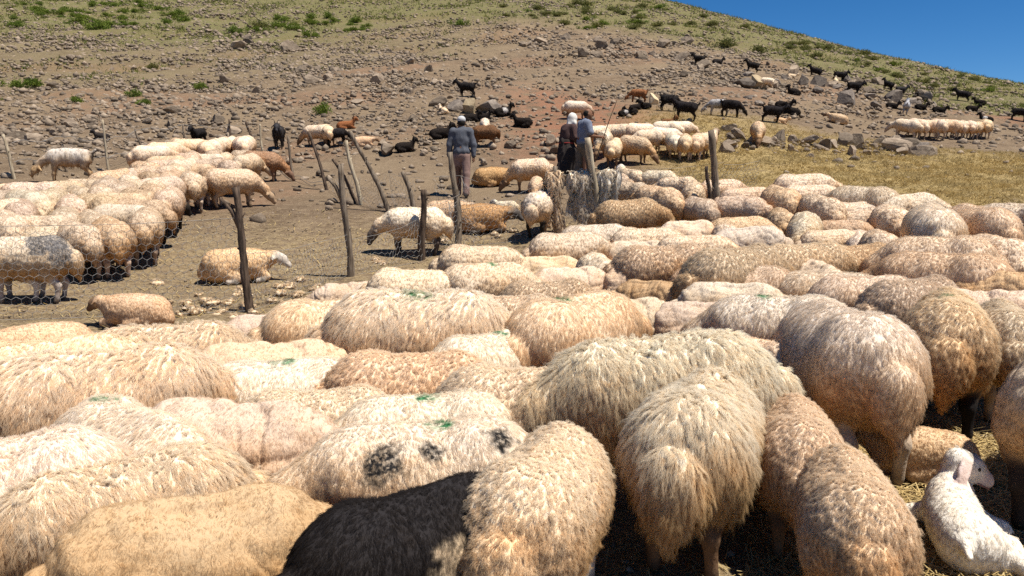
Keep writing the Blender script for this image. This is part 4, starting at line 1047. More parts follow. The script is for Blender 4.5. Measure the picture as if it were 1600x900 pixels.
M_SASH = simple('red_sash_cloth', (.22, .03, .03), (.30, .05, .045), 50, .95, .3, .004)
M_SCARF = simple('white_scarf_cloth', (.60, .57, .52), (.76, .73, .68), 40, .95, .4, .006)
M_CAP = simple('pale_grey_cap_cloth', (.42, .42, .43), (.58, .58, .58), 60, .9, .2, .003)
M_HAIRD = simple('dark_short_hair', (.012, .010, .009), (.03, .025, .02), 90, .9, .5, .003)
M_SHOE = simple('dark_shoe_leather', (.02, .016, .014), (.05, .04, .035), 50, .7, .3, .003)
NP = dict(wool=0, hoof=0)
def C_(a, b, ra, rb, k=.03): return ('c', (a, b, ra, rb), k, NP)
def E_(c, r, k=.03, rot=None): return ('e', (np.array(c, float), np.array(r, float)) + ((rot,) if rot is not None else ()), k, NP)
def head_set(c, yaw=0):
    """head with face; local +X is forward"""
    cx, cy, cz = c; ca, sa = math.cos(yaw), math.sin(yaw)
    def T(x, y, z): return (cx + ca*x - sa*y, cy + sa*x + ca*y, cz + z)
    P = [E_(c, (.098, .078, .118), .02), C_(T(.035, 0, -.03), T(.05, 0, -.075), .060, .045, .03), C_(T(.085, 0, .01), T(.11, 0, -.025), .014, .018, .015),
         C_(T(.08, -.02, -.062), T(.08, .02, -.062), .014, .014, .012), C_(T(.083, -.035, .025), T(.083, .035, .025), .013, .013, .014)]
    for sg in (-1, 1): P.append(E_(T(-.005, .08*sg, -.01), (.026, .012, .034), .01))
    return P
def hand(base, dirn, palm_n, curl=.5):
    b = np.array(base, float); d = norm(np.array(dirn, float)); pn = norm(np.array(palm_n, float)); s = np.cross(d, pn)
    P = [C_(b, b + d*.07, .026, .030, .015)]
    for i, (o, L) in enumerate(((-.030, .070), (-.010, .080), (.010, .075), (.030, .060))):
        r = b + d*.078 + s*o; m = r + (d*(1-curl*.5) + pn*curl*.6)*L*.5; e = m + (d*(1-curl) + pn*curl)*L*.5
        P += [C_(r, m, .0095, .009, .006), C_(m, e, .009, .0075, .006)]
    t0 = b + d*.02 - s*.028; t1 = t0 - s*.028 + d*.03 + pn*.01
    P += [C_(t0, t1, .012, .0105, .01), C_(t1, t1 + d*.03 + pn*.012, .0105, .008, .006)]
    return P
def person_root(label, loc, rz):
    o = bpy.data.objects.new('person', None); COL.objects.link(o); o.location = loc; o.rotation_euler = (0, 0, math.radians(rz)); o.empty_display_size = .2
    return tag(o, label, 'person')
def man_cap():
    r = person_root('man in a pale cap, grey long-sleeved shirt and dusty rose trousers seen from behind', at(722, 308), 88)
    hd = (.02, 0, 1.60)
    body = head_set(hd, .1) + [C_((0, 0, 1.40), (.01, 0, 1.53), .06, .055, .03), C_((-.02, 0, 1.02), (0, 0, 1.38), .12, .10, .05)]
    body += [C_((-.01, .21, 1.37), (-.02, .27, 1.10), .04, .036), C_((-.02, .27, 1.10), (.05, .27, .86), .035, .026)] + hand((.05, .27, .86), (.15, 0, -1), (0, -1, 0))
    body += [C_((-.01, -.21, 1.37), (-.02, -.27, 1.10), .04, .036), C_((-.02, -.27, 1.10), (-.03, -.26, .86), .035, .026)] + hand((-.03, -.26, .86), (.05, 0, -1), (0, 1, 0))
    body += [C_((0, .09, .95), (.0, .10, .1), .07, .04), C_((0, -.09, .95), (.0, -.10, .1), .07, .04)]
    sdf_part('body', body, .010, M_SKIN, r)
    sh = [E_((-.005, 0, 1.22), (.135, .185, .26), .04), C_((-.005, -.15, 1.40), (-.005, .15, 1.40), .088, .088, .07), C_((0, 0, 1.40), (.005, 0, 1.47), .09, .065, .04), E_((-.01, 0, .98), (.145, .19, .12), .06)]
    for sg in (-1, 1): sh += [C_((-.005, .18*sg, 1.39), (-.02, .262*sg, 1.12), .078, .064, .05), C_((-.02, .262*sg, 1.12), (.02 if sg > 0 else -.03, .265*sg, .90), .062, .050, .03)]
    sdf_part('shirt', sh, .013, M_SHIRT, r, .010, 2)
    tr = [E_((-.01, 0, .90), (.13, .175, .12), .04)]
    for sg, fx in ((1, .12), (-1, -.12)):
        tr += [C_((-.01, .09*sg, .86), (fx*.6+.02, .10*sg, .50), .105, .078, .04), C_((fx*.6+.02, .10*sg, .50), (fx, .10*sg, .09), .075, .065, .03)]
    sdf_part('trousers', tr, .014, M_TROUSER, r, .010, 3)
    for sg, fx in ((1, .12), (-1, -.12)):
        sdf_part('shoe', [C_((fx-.05, .10*sg, .045), (fx+.15, .11*sg, .035), .045, .035)], .012, M_SHOE, r)
    hr = [E_((hd[0]-.015, 0, hd[2]-.005), (.092, .083, .10), .02)]
    sdf_part('hair', hr, .010, M_HAIRD, r)
    cap = [E_((hd[0], 0, hd[2]+.055), (.112, .092, .085), .01), E_((hd[0]+.13, 0, hd[2]+.045), (.085, .075, .014), .02)]
    sdf_part('cap', cap, .009, M_CAP, r)
def man_stick():
    r = person_root('balding man in a blue-grey short-sleeved shirt holding a long thin stick', at(911, 290), 20)
    hd = (.10, 0, 1.62)
    body = head_set(hd, -.2) + [C_((.03, 0, 1.40), (.08, 0, 1.53), .06, .055), C_((-.03, 0, 1.02), (.02, 0, 1.36), .12, .10, .05)]
    # right arm forward with the stick, left arm forward
    body += [C_((.02, -.20, 1.37), (.06, -.26, 1.12), .05, .042), C_((.06, -.26, 1.12), (.32, -.22, 1.10), .040, .028)] + hand((.32, -.22, 1.10), (1, .1, .05), (0, .6, -.8), .8)
    body += [C_((.02, .20, 1.37), (.08, .25, 1.14), .05, .042), C_((.08, .25, 1.14), (.30, .18, 1.18), .040, .028)] + hand((.30, .18, 1.18), (1, -.1, .1), (0, -.6, -.8), .6)
    body += [C_((0, .09, .95), (.0, .10, .1), .07, .04), C_((0, -.09, .95), (.0, -.10, .1), .07, .04)]
    sdf_part('body', body, .010, M_SKIN, r)
    sh = [E_((.0, 0, 1.21), (.14, .18, .25), .04), C_((.02, -.14, 1.39), (.02, .14, 1.39), .09, .09, .07), C_((.025, 0, 1.40), (.04, 0, 1.47), .09, .066, .04), E_((-.01, 0, .99), (.145, .18, .10), .06)]
    for sg in (-1, 1): sh += [C_((.02, .17*sg, 1.39), (.05, .25*sg, 1.20), .082, .072, .05)]
    sdf_part('shirt', sh, .013, M_TEE, r, .009, 5)
    tr = [E_((-.01, 0, .90), (.13, .17, .12), .04)]
    for sg, fx in ((1, -.16), (-1, .14)):
        tr += [C_((-.01, .09*sg, .86), (fx*.5+.03, .10*sg, .50), .108, .085, .04), C_((fx*.5+.03, .10*sg, .50), (fx, .10*sg, .09), .08, .07, .03)]
    sdf_part('trousers', tr, .014, M_KHAKI, r, .010, 6)
    for sg, fx in ((1, -.16), (-1, .14)):
        sdf_part('shoe', [C_((fx-.05, .10*sg, .045), (fx+.15, .11*sg, .035), .045, .035)], .012, M_SHOE, r)
    sdf_part('hair', [E_((hd[0]-.035, 0, hd[2]+.005), (.075, .082, .085), .02)], .010, M_HAIRD, r)
    # the stick, held in the right hand, leaning forward
    st = bpy.data.objects.new('tmp', None)
    m = Matrix.Translation(r.location) @ Matrix.Rotation(math.radians(20), 4, 'Z')
    g = m @ Vector((.40, -.215, 1.10)); dirv = (m.to_3x3() @ Vector((.30, -.12, .95))).normalized()
    mb = MB(); mb.tube([g + dirv*t + Vector((0, 0, .02*math.sin(t*5))) for t in np.linspace(-.55, .95, 9)], [.013, .013, .012, .012, .011, .010, .009, .008, .006], 6, .1)
    o = mb.obj('walking_stick', M_POST_DARK); tag(o, 'long thin herding stick held upright by the balding man', 'stick')
    bpy.data.objects.remove(st)
def woman():
    r = person_root('woman in a white headscarf and long dark skirt walking beside the man with the stick', at(886, 284), 35)
    hd = (.16, 0, 1.47)
    body = head_set(hd, 0) + [C_((.05, 0, 1.28), (.13, 0, 1.40), .055, .05), C_((-.04, 0, .95), (.04, 0, 1.24), .12, .10, .05)]
    body += [C_((.04, -.18, 1.24), (.02, -.25, 1.02), .045, .04), C_((.02, -.25, 1.02), (.15, -.22, .88), .038, .026)] + hand((.15, -.22, .88), (.8, .1, -.5), (0, 1, -.2))
    body += [C_((.04, .18, 1.24), (.06, .25, 1.02), .045, .04), C_((.06, .25, 1.02), (.24, .20, .96), .038, .026)] + hand((.24, .20, .96), (.9, -.1, -.1), (0, -1, -.2))
    body += [C_((-.02, .09, .9), (.16, .10, .08), .07, .045), C_((-.02, -.09, .9), (-.26, -.10, .10), .07, .045)]
    sdf_part('body', body, .010, M_SKIN, r)
    bl = [E_((-.0, 0, 1.08), (.15, .185, .24), .04), C_((.04, -.13, 1.25), (.04, .13, 1.25), .09, .09, .07)]
    for sg in (-1, 1): bl += [C_((.04, .16*sg, 1.25), (.03, .245*sg, 1.02), .08, .065, .05), C_((.03, .245*sg, 1.02), (.13 if sg < 0 else .20, .21*sg, .91), .06, .045, .03)]
    sdf_part('blouse', bl, .013, M_BLOUSE, r, .010, 8)
    sk = [C_((-.03, 0, .90), (.0, 0, .62), .17, .21, .05), C_((.02, .05, .66), (.13, .06, .20), .20, .20, .08), C_((-.02, -.05, .66), (-.14, -.06, .30), .20, .17, .08)]
    sdf_part('skirt', sk, .016, M_DRESS, r, .020, 9)
    sdf_part('sash', [E_((-.03, 0, .905), (.178, .195, .045), .02)], .012, M_SASH, r)
    for sx, sy in ((.18, .10), (-.24, -.10)):
        sdf_part('shoe', [C_((sx-.05, sy, .05), (sx+.14, sy, .035), .045, .034)], .012, M_SHOE, r)
    V_ = [E_((hd[0]-.02, 0, hd[2]+.02), (.115, .105, .125), .03), C_((hd[0]-.06, 0, hd[2]-.08), (hd[0]-.14, 0, hd[2]-.24), .09, .06, .05), C_((hd[0]-.02, -.07, hd[2]-.10), (hd[0]-.01, .07, hd[2]-.10), .065, .065, .04)]
    sdf_part('headscarf', V_, .011, M_SCARF, r, .008, 10)
man_cap(); man_stick(); woman()

# ------------------------------------------------------------------ fences: posts and wire netting
def post_mesh(root, base, top, r0, mat, fork=False, seed=0):
    rr = random.Random(seed); mb = MB(); base = Vector(base); top = Vector(top); n = 12
    pts = []; rad = []
    side = (top-base).cross(Vector((0, 1, 0))).normalized()
    ph = rr.uniform(0, 6); am = rr.uniform(.014, .036)
    for i in range(n+1):
        t = i/n
        pts.append(base.lerp(top, t) + side*am*math.sin(ph + t*5) + Vector((0, am*.7*math.sin(ph*2+t*4), 0)))
        rad.append(r0*(1.12 - .3*t)*(1 + rr.uniform(-.09, .09)))
    pts.insert(0, pts[0] - Vector((0, 0, .08))); rad.insert(0, rad[0])
    mb.tube(pts, rad, 9, .17)
    for k in range(3):      # snapped side twigs and knots
        i = rr.randrange(3, n); d = Vector((rr.uniform(-1, 1), rr.uniform(-.6, .6), rr.uniform(.2, .8))).normalized()
        mb.tube([pts[i], pts[i] + d*r0*rr.uniform(1.3, 2.6)], [r0*.45, r0*.2], 6)
    if fork:
        i = n - 2; d = Vector((-.55, .05, .6)).normalized()
        mb.tube([pts[i-1], pts[i] + d*.12, pts[i] + d*.30], [r0*.8, r0*.6, r0*.4], 7, .1)
    return mb.obj('post', mat, root)
def netting(root, A, B, h, cell=.085, rad=.0024, sag=.03, hA=None, hB=None, crush=0.0, lean=0.0, name='wire_netting'):
    A = Vector(A); B = Vector(B); L = (B-A).length; nx = max(2, int(L/cell)); a = L/nx; ny = int(h/(cell*.86))
    mb = MB(); E = []
    sx = (B-A)/L; outd = Vector((-sx.y, sx.x, 0)).normalized()
    def pt(x, y):
        t = x/L; base = A.lerp(B, min(max(t, 0), 1)); hh = y/h; top = ((hA or h)*(1-t) + (hB or h)*t)
        zg = tz(base.x, base.y) + .02
        sg = sag*math.sin(math.pi*t)
        q = Vector((base.x, base.y, zg + hh*(top - sg)))
        w = .022*math.sin(x*4.1 + y*3) + .018*math.sin(x*9.3 - y*7)
        if crush: q += Vector((crush*math.sin(x*11+y*5), crush*math.sin(x*7-y*13), crush*math.sin(x*13+y*9)))
        return q + outd*(w + lean*hh)
    c = a/2
    dy = h/ny
    for j in range(ny):
        for i in range(nx):
            x0 = i*a + (c if j % 2 else 0); y0 = j*dy
            p0 = (x0, y0 + dy*.18); p1 = (x0, y0 + dy*.82)
            E.append((p0, p1))
            if j < ny-1:
                for sg in (-1, 1):
                    x1 = x0 + sg*c
                    if 0 <= x1 <= L: E.append((p1, (x1, y0 + dy*1.18)))
    for p, q in E: mb.tube([pt(*p), pt(*q)], rad, 3, 0, False)
    for yy in (0.0, h): mb.tube([pt(x, yy) for x in np.linspace(0, L, max(3, int(L/.3)))], rad*1.05, 4, 0, False)
    return mb.obj(name, M_WIRE, root, False)
def fence_root(label, loc):
    o = bpy.data.objects.new('wire_fence', None); COL.objects.link(o); o.location = (0, 0, 0); return tag(o, label, 'fence')
def post_px(root, ub, vb, ut, vt, r, mat, hide=0, **k):
    """foot pixel on the ground, top pixel at the same distance"""
    b = at(ub, vb); s = 1/px_per_m(b); t = Vector((b.x + (ut-ub)*s, b.y + random.uniform(-.05, .05), b.z + (vb-vt)*s*1.01))
    return post_mesh(root, b, t, r, mat, seed=int(ub*7+vb), **k), b, (t.z - b.z)
nf = fence_root('sagging hexagonal wire fence on rough posts dividing the near flock from the pen', (0, 0, 0))
_, b1, h1 = post_px(nf, 392, 488, 377, 296, .042, M_POST_DARK, fork=True)
_, b2, h2 = post_px(nf, 546, 434, 541, 261, .042, M_POST, fork=True)
_, b3, h3 = post_px(nf, 660, 407, 663, 298, .048, M_POST_DARK)
_, b4, h4 = post_px(nf, 716, 387, 708, 241, .050, M_POST)
_, b5, h5 = post_px(nf, 936, 362, 918, 219, .060, M_POST_PALE)
_, b6, h6 = post_px(nf, 1126, 352, 1103, 208, .062, M_POST)
_, b6b, h6b = post_px(nf, 1107, 350, 1103, 262, .036, M_POST_DARK)
_, b5b, h5b = post_px(nf, 868, 366, 866, 262, .05, M_POST)
b0 = at(-140, 508)
for A, B, hA, hB, cr in ((b0, b1, .92, 1.0, 0), (b1, b2, .62, .55, .01), (b2, b3, .5, .6, .02), (b3, b4, .75, .8, .02), (b4, b5b, .55, .9, .015), (b5b, b5, .95, .95, .0), (b5, b6, .95, .98, 0)):
    netting(nf, A, B, (hA+hB)/2, hA=hA, hB=hB, crush=cr)
e7 = b6 + Vector((.62, .15, 0)); netting(nf, b6, e7, .95, cell=.06)
netting(nf, b4 + Vector((-.35, .1, 0)), b4 + Vector((.30, -.06, 0)), 1.05, cell=.075, crush=.07, lean=.1)
netting(nf, b3 + Vector((.1, .12, 0)), b4 + Vector((.0, .15, 0)), .7, cell=.08, crush=.06)
ff = fence_root('row of thin leaning posts with loose wire behind the left flock', (0, 0, 0))
FAR = [(24, 280, 10, 212, .032, M_POST_PALE), (103, 268, 98, 226, .026, M_POST), (171, 272, 166, 190, .028, M_POST_PALE), (223, 250, 216, 201, .026, M_POST), (296, 240, 289, 195, .030, M_POST),
       (367, 240, 360, 188, .032, M_POST_DARK), (398, 240, 389, 191, .034, M_POST_DARK), (410, 236, 407, 195, .030, M_POST_PALE), (460, 284, 452, 214, .030, M_POST), (511, 297, 486, 208, .034, M_POST_DARK),
       (562, 320, 545, 222, .040, M_POST_PALE)]
fb = []
for (ub, vb, ut, vt, r, m) in FAR:
    _, b, h = post_px(ff, ub, vb, ut, vt, r, m); fb.append((b, h))
_, b8, h8 = post_px(ff, 608, 332, 554, 208, .042, M_POST); fb.append((b8, h8))
_, b9, h9 = post_px(ff, 654, 345, 630, 270, .046, M_POST); fb.append((b9, h9))
_, b10, _ = post_px(ff, 560, 318, 522, 250, .034, M_POST_DARK)
for i in (9, 10, 11):
    netting(ff, fb[i][0], fb[i+1][0], .8 if i > 9 else .25, cell=.09, hA=.7 if i > 10 else .3, hB=.75 if i > 9 else .6, crush=.03)
mbw = MB()
for (p, q) in ((8, 9), (7, 8), (0, 1), (1, 2), (2, 3), (3, 4), (4, 5), (5, 6)):
    A, B = fb[p][0], fb[q][0]
    for hh in ((.05, .12) if p > 6 else (.35, .75)): mbw.tube([A.lerp(B, t) + Vector((0, 0, hh + .04*math.sin(t*9))) for t in np.linspace(0, 1, 14)], .006, 4, 0, False)
mbw.obj('loose_wire', M_WIRE, ff)

# ------------------------------------------------------------------ raw fleeces hung on the fence
def hung_fleece(A, B, top, drop_f, drop_b, tint, label, seed):
    r = np.random.default_rng(seed); A = Vector(A); B = Vector(B); n, m = 22, 26
    sx = (B - A).normalized(); od = Vector((sx.y, -sx.x, 0)); od = od if od.y < 0 else -od
    V = []; half = m//2
    L = (B-A).length
    for j in range(m+1):
        for i in range(n+1):
            t = i/n; base = A.lerp(B, t)
            s = (j - half)/half       # -1 back hem, 0 over the wire, 1 front hem
            dr = (drop_f if s > 0 else drop_b) * (1 + .12*math.sin(t*7+seed))
            z = top - abs(s)*dr + .02*math.sin(t*9+seed)
            o = (.06 + .03*math.sin(t*11+seed*2) + .02*math.sin(s*6))*(1 if s > 0 else -1)*min(1, abs(s)*5)
            V.append(base + od*o + sx*(.05*math.sin(s*5+t*3)) + Vector((0, 0, z)))
    V = np.array([tuple(v) for v in V]); I = np.arange(len(V)).reshape(m+1, n+1)
    F = np.stack([I[:-1, :-1], I[:-1, 1:], I[1:, 1:], I[1:, :-1]], -1).reshape(-1, 4)
    N = vnormals(V, F); mid = V.mean(0)
    if ((V - mid) * N).sum() < 0: F = F[:, ::-1]; N = -N
    V = V + N*(.022*vnoise(V, 9, seed))[:, None]
    N = vnormals(V, F)
    # give the pelt thickness
    inner = V - N*.02; F2 = F[:, ::-1] + len(V)
    VV = np.concatenate([V, inner]); FF = np.concatenate([F, F2])
    c = VV.mean(0); c[2] = 0; VV = VV - c; Vl = V - c
    me = mesh_np('raw_fleece', VV, FF, True, dict(wool=np.ones(len(VV)), hoof=np.zeros(len(VV)))); me.materials.append(M_WOOL)
    o = link('raw_fleece', me); o.location = c
    hc = fleece('raw_fleece_locks', Vl, F, N, np.ones(len(V)), 9000, 420, .075, .6, .5, .75, .012, 1.6, .0028, K=7, back=0, spread=.45, seed=seed); hc.materials.append(M_HAIR)
    f = link('wool_locks', hc, None, o)
    for p in (o, f): p.color = (*(TINT[tint] if isinstance(tint, str) else tint), 1); p['seed'] = (seed*3.1, seed*1.3, 5.0); p['dirt'] = 1.0; p['skin'] = (.4, .3, .2, 1.0)
    tag(o, label, 'fleece', 'raw fleeces hung over the fence')
def on(A, B, t): p = A.lerp(B, t); return Vector((p.x, p.y, 0))
zt = b5b.z
hung_fleece(on(b4, b5b, .90), on(b5b, b5, .14), zt + 1.02, .95, .5, (.80, .62, .42), 'tan curly fleece hanging in a long strip left of the other two', 3)
hung_fleece(on(b5b, b5, .30), on(b5b, b5, .86), zt + 1.02, .78, .6, (.70, .59, .45), 'greyish-brown ragged fleece hanging between the two fence posts', 4)
hung_fleece(on(b5b, b5, .97), on(b5, b6, .16), zt + 1.04, .92, .6, (.82, .71, .55), 'pale fleece hanging in long curls just right of the pale post', 5)

# ------------------------------------------------------------------ rocks
def rock_mesh(seed, sub=2, flat=.7):
    r = random.Random(seed); bm = bmesh.new(); bmesh.ops.create_icosphere(bm, subdivisions=sub, radius=1)
    planes = [(Vector((r.gauss(0, 1), r.gauss(0, 1), r.gauss(0, .8))).normalized(), r.uniform(.34, .74)) for _ in range(9)]
    for v in bm.verts:
        p = v.co.copy()
        for n, d in planes:
            k = p.dot(n)
            if k > d: p -= n*(k-d)
        p *= 1.25 + .08*mnoise.noise(p*2.3 + Vector((seed, 0, 0)))
        v.co = Vector((p.x, p.y*.85, p.z*flat))
    me = bpy.data.meshes.new('rock'); bm.to_mesh(me); bm.free(); return me
RM = []
for k in range(10):
    me = rock_mesh(k, 2, random.uniform(.6, .85)); me.materials.append(M_ROCK); RM.append(me)
RMD = []
for k in range(5):
    me = rock_mesh(40+k, 2, .75); me.materials.append(M_ROCK_DARK); RMD.append(me)
RMT = rock_mesh(77, 3, .8); RMT.materials.append(M_ROCK_TAN)
def rock(u, v, wpx, label, group, meshes=RM, sink=.3, hz=None):
    p = at(u, v); s = wpx/2/px_per_m(p)*1.1
    o = link('rock', random.choice(meshes) if isinstance(meshes, list) else meshes); o.location = (p.x, p.y, p.z + s*.45*(1-sink))
    o.rotation_euler = (random.uniform(-.3, .3), random.uniform(-.3, .3), random.uniform(0, 6.28)); o.scale = (s, s*random.uniform(.75, 1.1), s*(hz or random.uniform(.7, 1.1)))
    tag(o, label, 'rock', group); return o
rock(733, 176, 34, 'big tan boulder with goats lying around it above the man in the cap', None, RMT, .2)
rock(762, 175, 38, 'large grey boulder right of the tan boulder', None, RMD[:1])
rock(712, 172, 30, 'dark boulder left of the tan boulder', None, RMD)
rock(1162, 136, 36, 'broad dark brown boulder at the left of the big boulder pile', None, RMD)
rock(1182, 138, 34, 'pinkish boulder in the middle of the big boulder pile', None, RMT)
rock(1256, 132, 30, 'round grey boulder under the highest black goat', None, RMD)
rock(1278, 135, 28, 'dark boulder right of the round grey one under the highest goat', None, RMD)
rock(1327, 163, 34, 'dark block of rock below the goat stretching uphill', None, RMD, .1, 1.2)
rock(1300, 136, 24, 'grey boulder beneath the small white goat', None, RM)
rock(1395, 158, 26, 'upright dark boulder left of the grey goat', None, RMD, .2, 1.2)
rock(1020, 163, 26, 'pinkish rock beside the kid cluster', None, RMT)
rock(1155, 218, 30, 'grey-brown rock left of the single golden sheep', None, RM)
rock(1140, 205, 22, 'reddish rock behind the leaning post', None, RM)
rock(860, 226, 30, 'reddish rock just left of the woman', None, RM)
rock(868, 240, 22, 'pale stone heap rock beside the woman', None, RM)
rock(800, 232, 24, 'pale brown rock below the brown sheep', None, RM)
rock(605, 240, 40, 'pale flat boulder beside the lying black goat at centre left', None, RM)
rock(1400, 236, 40, 'broad pale rock in the stone row below the distant sheep', None, RM)
rock(1438, 238, 30, 'dark grey rock at the right end of the stone row', None, RMD)
def scatter_rocks(n, label, group, region, smin, smax, meshes=RM, seed=0):
    r = random.Random(seed); (u0, v0, u1, v1, slope, half) = region     # band along a line in the photograph
    for _ in range(n):
        t = r.random(); u = u0 + (u1-u0)*t + r.gauss(0, 6); v = v0 + (v1-v0)*t + r.gauss(0, half)
        rock(u, v, smin + (smax-smin)*r.random()**2.2, label, group, meshes)
scatter_rocks(62, 'grey rock in the stony belt running down the slope left of centre', 'rocks of the left stony belt', (330, 62, 720, 168, 0, 24), 9, 26, RM, 1)
scatter_rocks(34, 'grey rock in the upper stony belt above the couple', 'rocks of the upper stony belt', (820, 66, 1100, 92, 0, 13), 9, 26, RM, 2)
scatter_rocks(40, 'dark rock in the boulder belt where the goats stand', 'rocks of the goat belt', (1080, 112, 1480, 160, 0, 12), 10, 30, RM + RMD*2, 3)
scatter_rocks(52, 'rock in the loose stone row between the dry grass and the distant sheep', 'rocks of the low stone row', (1130, 222, 1440, 236, 0, 6), 12, 36, RM, 4)
scatter_rocks(30, 'rock lying on the lower slope behind the far left fence', 'rocks behind the far left fence', (20, 208, 420, 192, 0, 12), 9, 26, RM, 5)
scatter_rocks(24, 'rock on the open slope around the slanting posts', 'rocks by the slanting posts', (440, 222, 760, 214, 0, 16), 8, 20, RM, 6)
scatter_rocks(24, 'rock scattered on the upper left slope', 'rocks of the upper left slope', (20, 110, 420, 130, 0, 38), 8, 16, RM, 7)
def loose_stones():
    r = np.random.default_rng(5); base = []
    for k in range(6):
        me = rock_mesh(100+k, 1, .65); base.append((np.array([v.co[:] for v in me.vertices]), np.array([p.vertices[:] for p in me.polygons])))
        bpy.data.meshes.remove(me)
    VV, FF, off = [], [], 0
    def put(x, y, s):
        nonlocal off
        k = r.integers(6); V, F = base[k]; a = r.uniform(0, 6.28); ca, sa = math.cos(a), math.sin(a)
        Q = V * np.array([s, s*r.uniform(.7, 1.1), s*r.uniform(.6, 1.0)]); Q = np.stack([Q[:, 0]*ca - Q[:, 1]*sa, Q[:, 0]*sa + Q[:, 1]*ca, Q[:, 2]], 1)
        VV.append(Q); FF.append(F + off); off += len(V); return len(VV)-1
    pts = []
    # hill: density from stone belts
    N = 260000
    az = np.radians(r.uniform(-40, 40, N)); d = r.uniform(14, 105, N)**1.0
    x, y = d*np.sin(az), d*np.cos(az)
    dens = .30 + .5*smooth01((snoise(x, y, .35, 21) + .1)/.8)
    azd = np.degrees(az)
    dens *= np.where(azd > 3, np.where(d < 32, .30, .8), 1.0) * np.where(d < 22, .25, 1)
    dens *= np.where((azd > 9) & (d < 30), .2, 1)
    dens *= np.where(d > 62, .55, 1)
    keep = r.random(N) < dens*.42
    x, y, d = x[keep], y[keep], d[keep]
    size = .022 + .15*r.random(len(x))**4.0 + .0011*d
    for xi, yi, si in zip(x, y, size): pts.append((xi, yi, si))
    # stone belts seen across the slope
    UV = []
    for (u0, v0, u1, v1, half, m) in ((300, 55, 730, 165, 26, 2600), (0, 150, 420, 190, 30, 900), (800, 66, 1110, 95, 14, 900), (1060, 108, 1480, 160, 13, 1100), (1130, 222, 1445, 236, 7, 500), (440, 200, 760, 225, 18, 350)):
        t = r.random(m); UV.append(np.c_[u0 + (u1-u0)*t + r.normal(0, 8, m), v0 + (v1-v0)*t + r.normal(0, half, m)])
    UV = np.concatenate(UV); ts = np.arange(13, 118, .25)
    for i0 in range(0, len(UV), 500):
        q = UV[i0:i0+500]; a_ = (q[:, 0]-800)/FPX; b_ = (450-q[:, 1])/FPX
        dr = np.stack([a_, CP + b_*SP, -SP + b_*CP], 1); PP = dr[:, None, :]*ts[None, :, None]; PP[..., 2] += CAM_H
        gz = PP[..., 2] - terrain(PP[..., 0], PP[..., 1]); k = np.argmax(gz < 0, 1); ok = (gz < 0).any(1) & (k > 0)
        for p_ in PP[np.arange(len(q)), k][ok]: pts.append((p_[0], p_[1], (1.3 + 4.2*r.random()**2.5) * p_[1] / FPX))
    # pen and near ground: small pebbles and clods
    N = 3500; az = np.radians(r.uniform(-36, 36, N)); d = r.uniform(2, 15, N)
    for xi, yi in zip(d*np.sin(az), d*np.cos(az)): pts.append((xi, yi, r.uniform(.008, .03)))
    P = np.array(pts); Z = terrain(P[:, 0], P[:, 1])
    for (xi, yi, si), z in zip(P, Z):
        i = put(xi, yi, si); VV[i] = VV[i] + np.array([xi, yi, z + si*.22])
    me = mesh_np('loose_stones', np.concatenate(VV), np.concatenate(FF), False)
    o = link('loose_stones', me, M_ROCK); tag(o, 'countless loose brown stones strewn over the hillside', 'stones', kind='stuff')
loose_stones()

# ------------------------------------------------------------------ shrubs, grass, straw, wool scraps
def leaf_cloud(r, n, rx, rz, ls, up=.6):
    V = []; F = []
    nc = 9; cl = [(r.gauss(0, rx*.45), r.gauss(0, rx*.45), abs(r.gauss(rz*.5, rz*.25))) for _ in range(nc)]
    for i in range(n):
        c = r.choice(cl); p = Vector((c[0]+r.gauss(0, rx*.22), c[1]+r.gauss(0, rx*.22), max(.01, c[2]+r.gauss(0, rz*.22))))
        d = Vector((p.x/rx*.8 + r.gauss(0, .5), p.y/rx*.8 + r.gauss(0, .5), up + r.gauss(0, .5))).normalized(); s = d.cross(Vector((r.gauss(0, 1), r.gauss(0, 1), r.gauss(0, 1)))).normalized()
        L = ls*r.uniform(.6, 1.4); w = L*.28; o = len(V)
        V += [p, p + d*L*.5 + s*w, p + d*L, p + d*L*.5 - s*w]; F.append((o, o+1, o+2, o+3))
    for c in cl:
        o = len(V); b = Vector((0, 0, 0)); q = Vector(c)
        V += [b + Vector((-.012, 0, 0)), b + Vector((.012, 0, 0)), q + Vector((.004, 0, 0)), q + Vector((-.004, 0, 0))]; F.append((o, o+1, o+2, o+3))
    return V, F
SH = []
for k in range(5):
    r = random.Random(k); V, F = leaf_cloud(r, 900, .55, .5, .11); me = bpy.data.meshes.new('shrub'); me.from_pydata([tuple(v) for v in V], [], F); me.update()
    me.materials.append(M_LEAF if k < 3 else M_LEAF_DRY); SH.append(me)
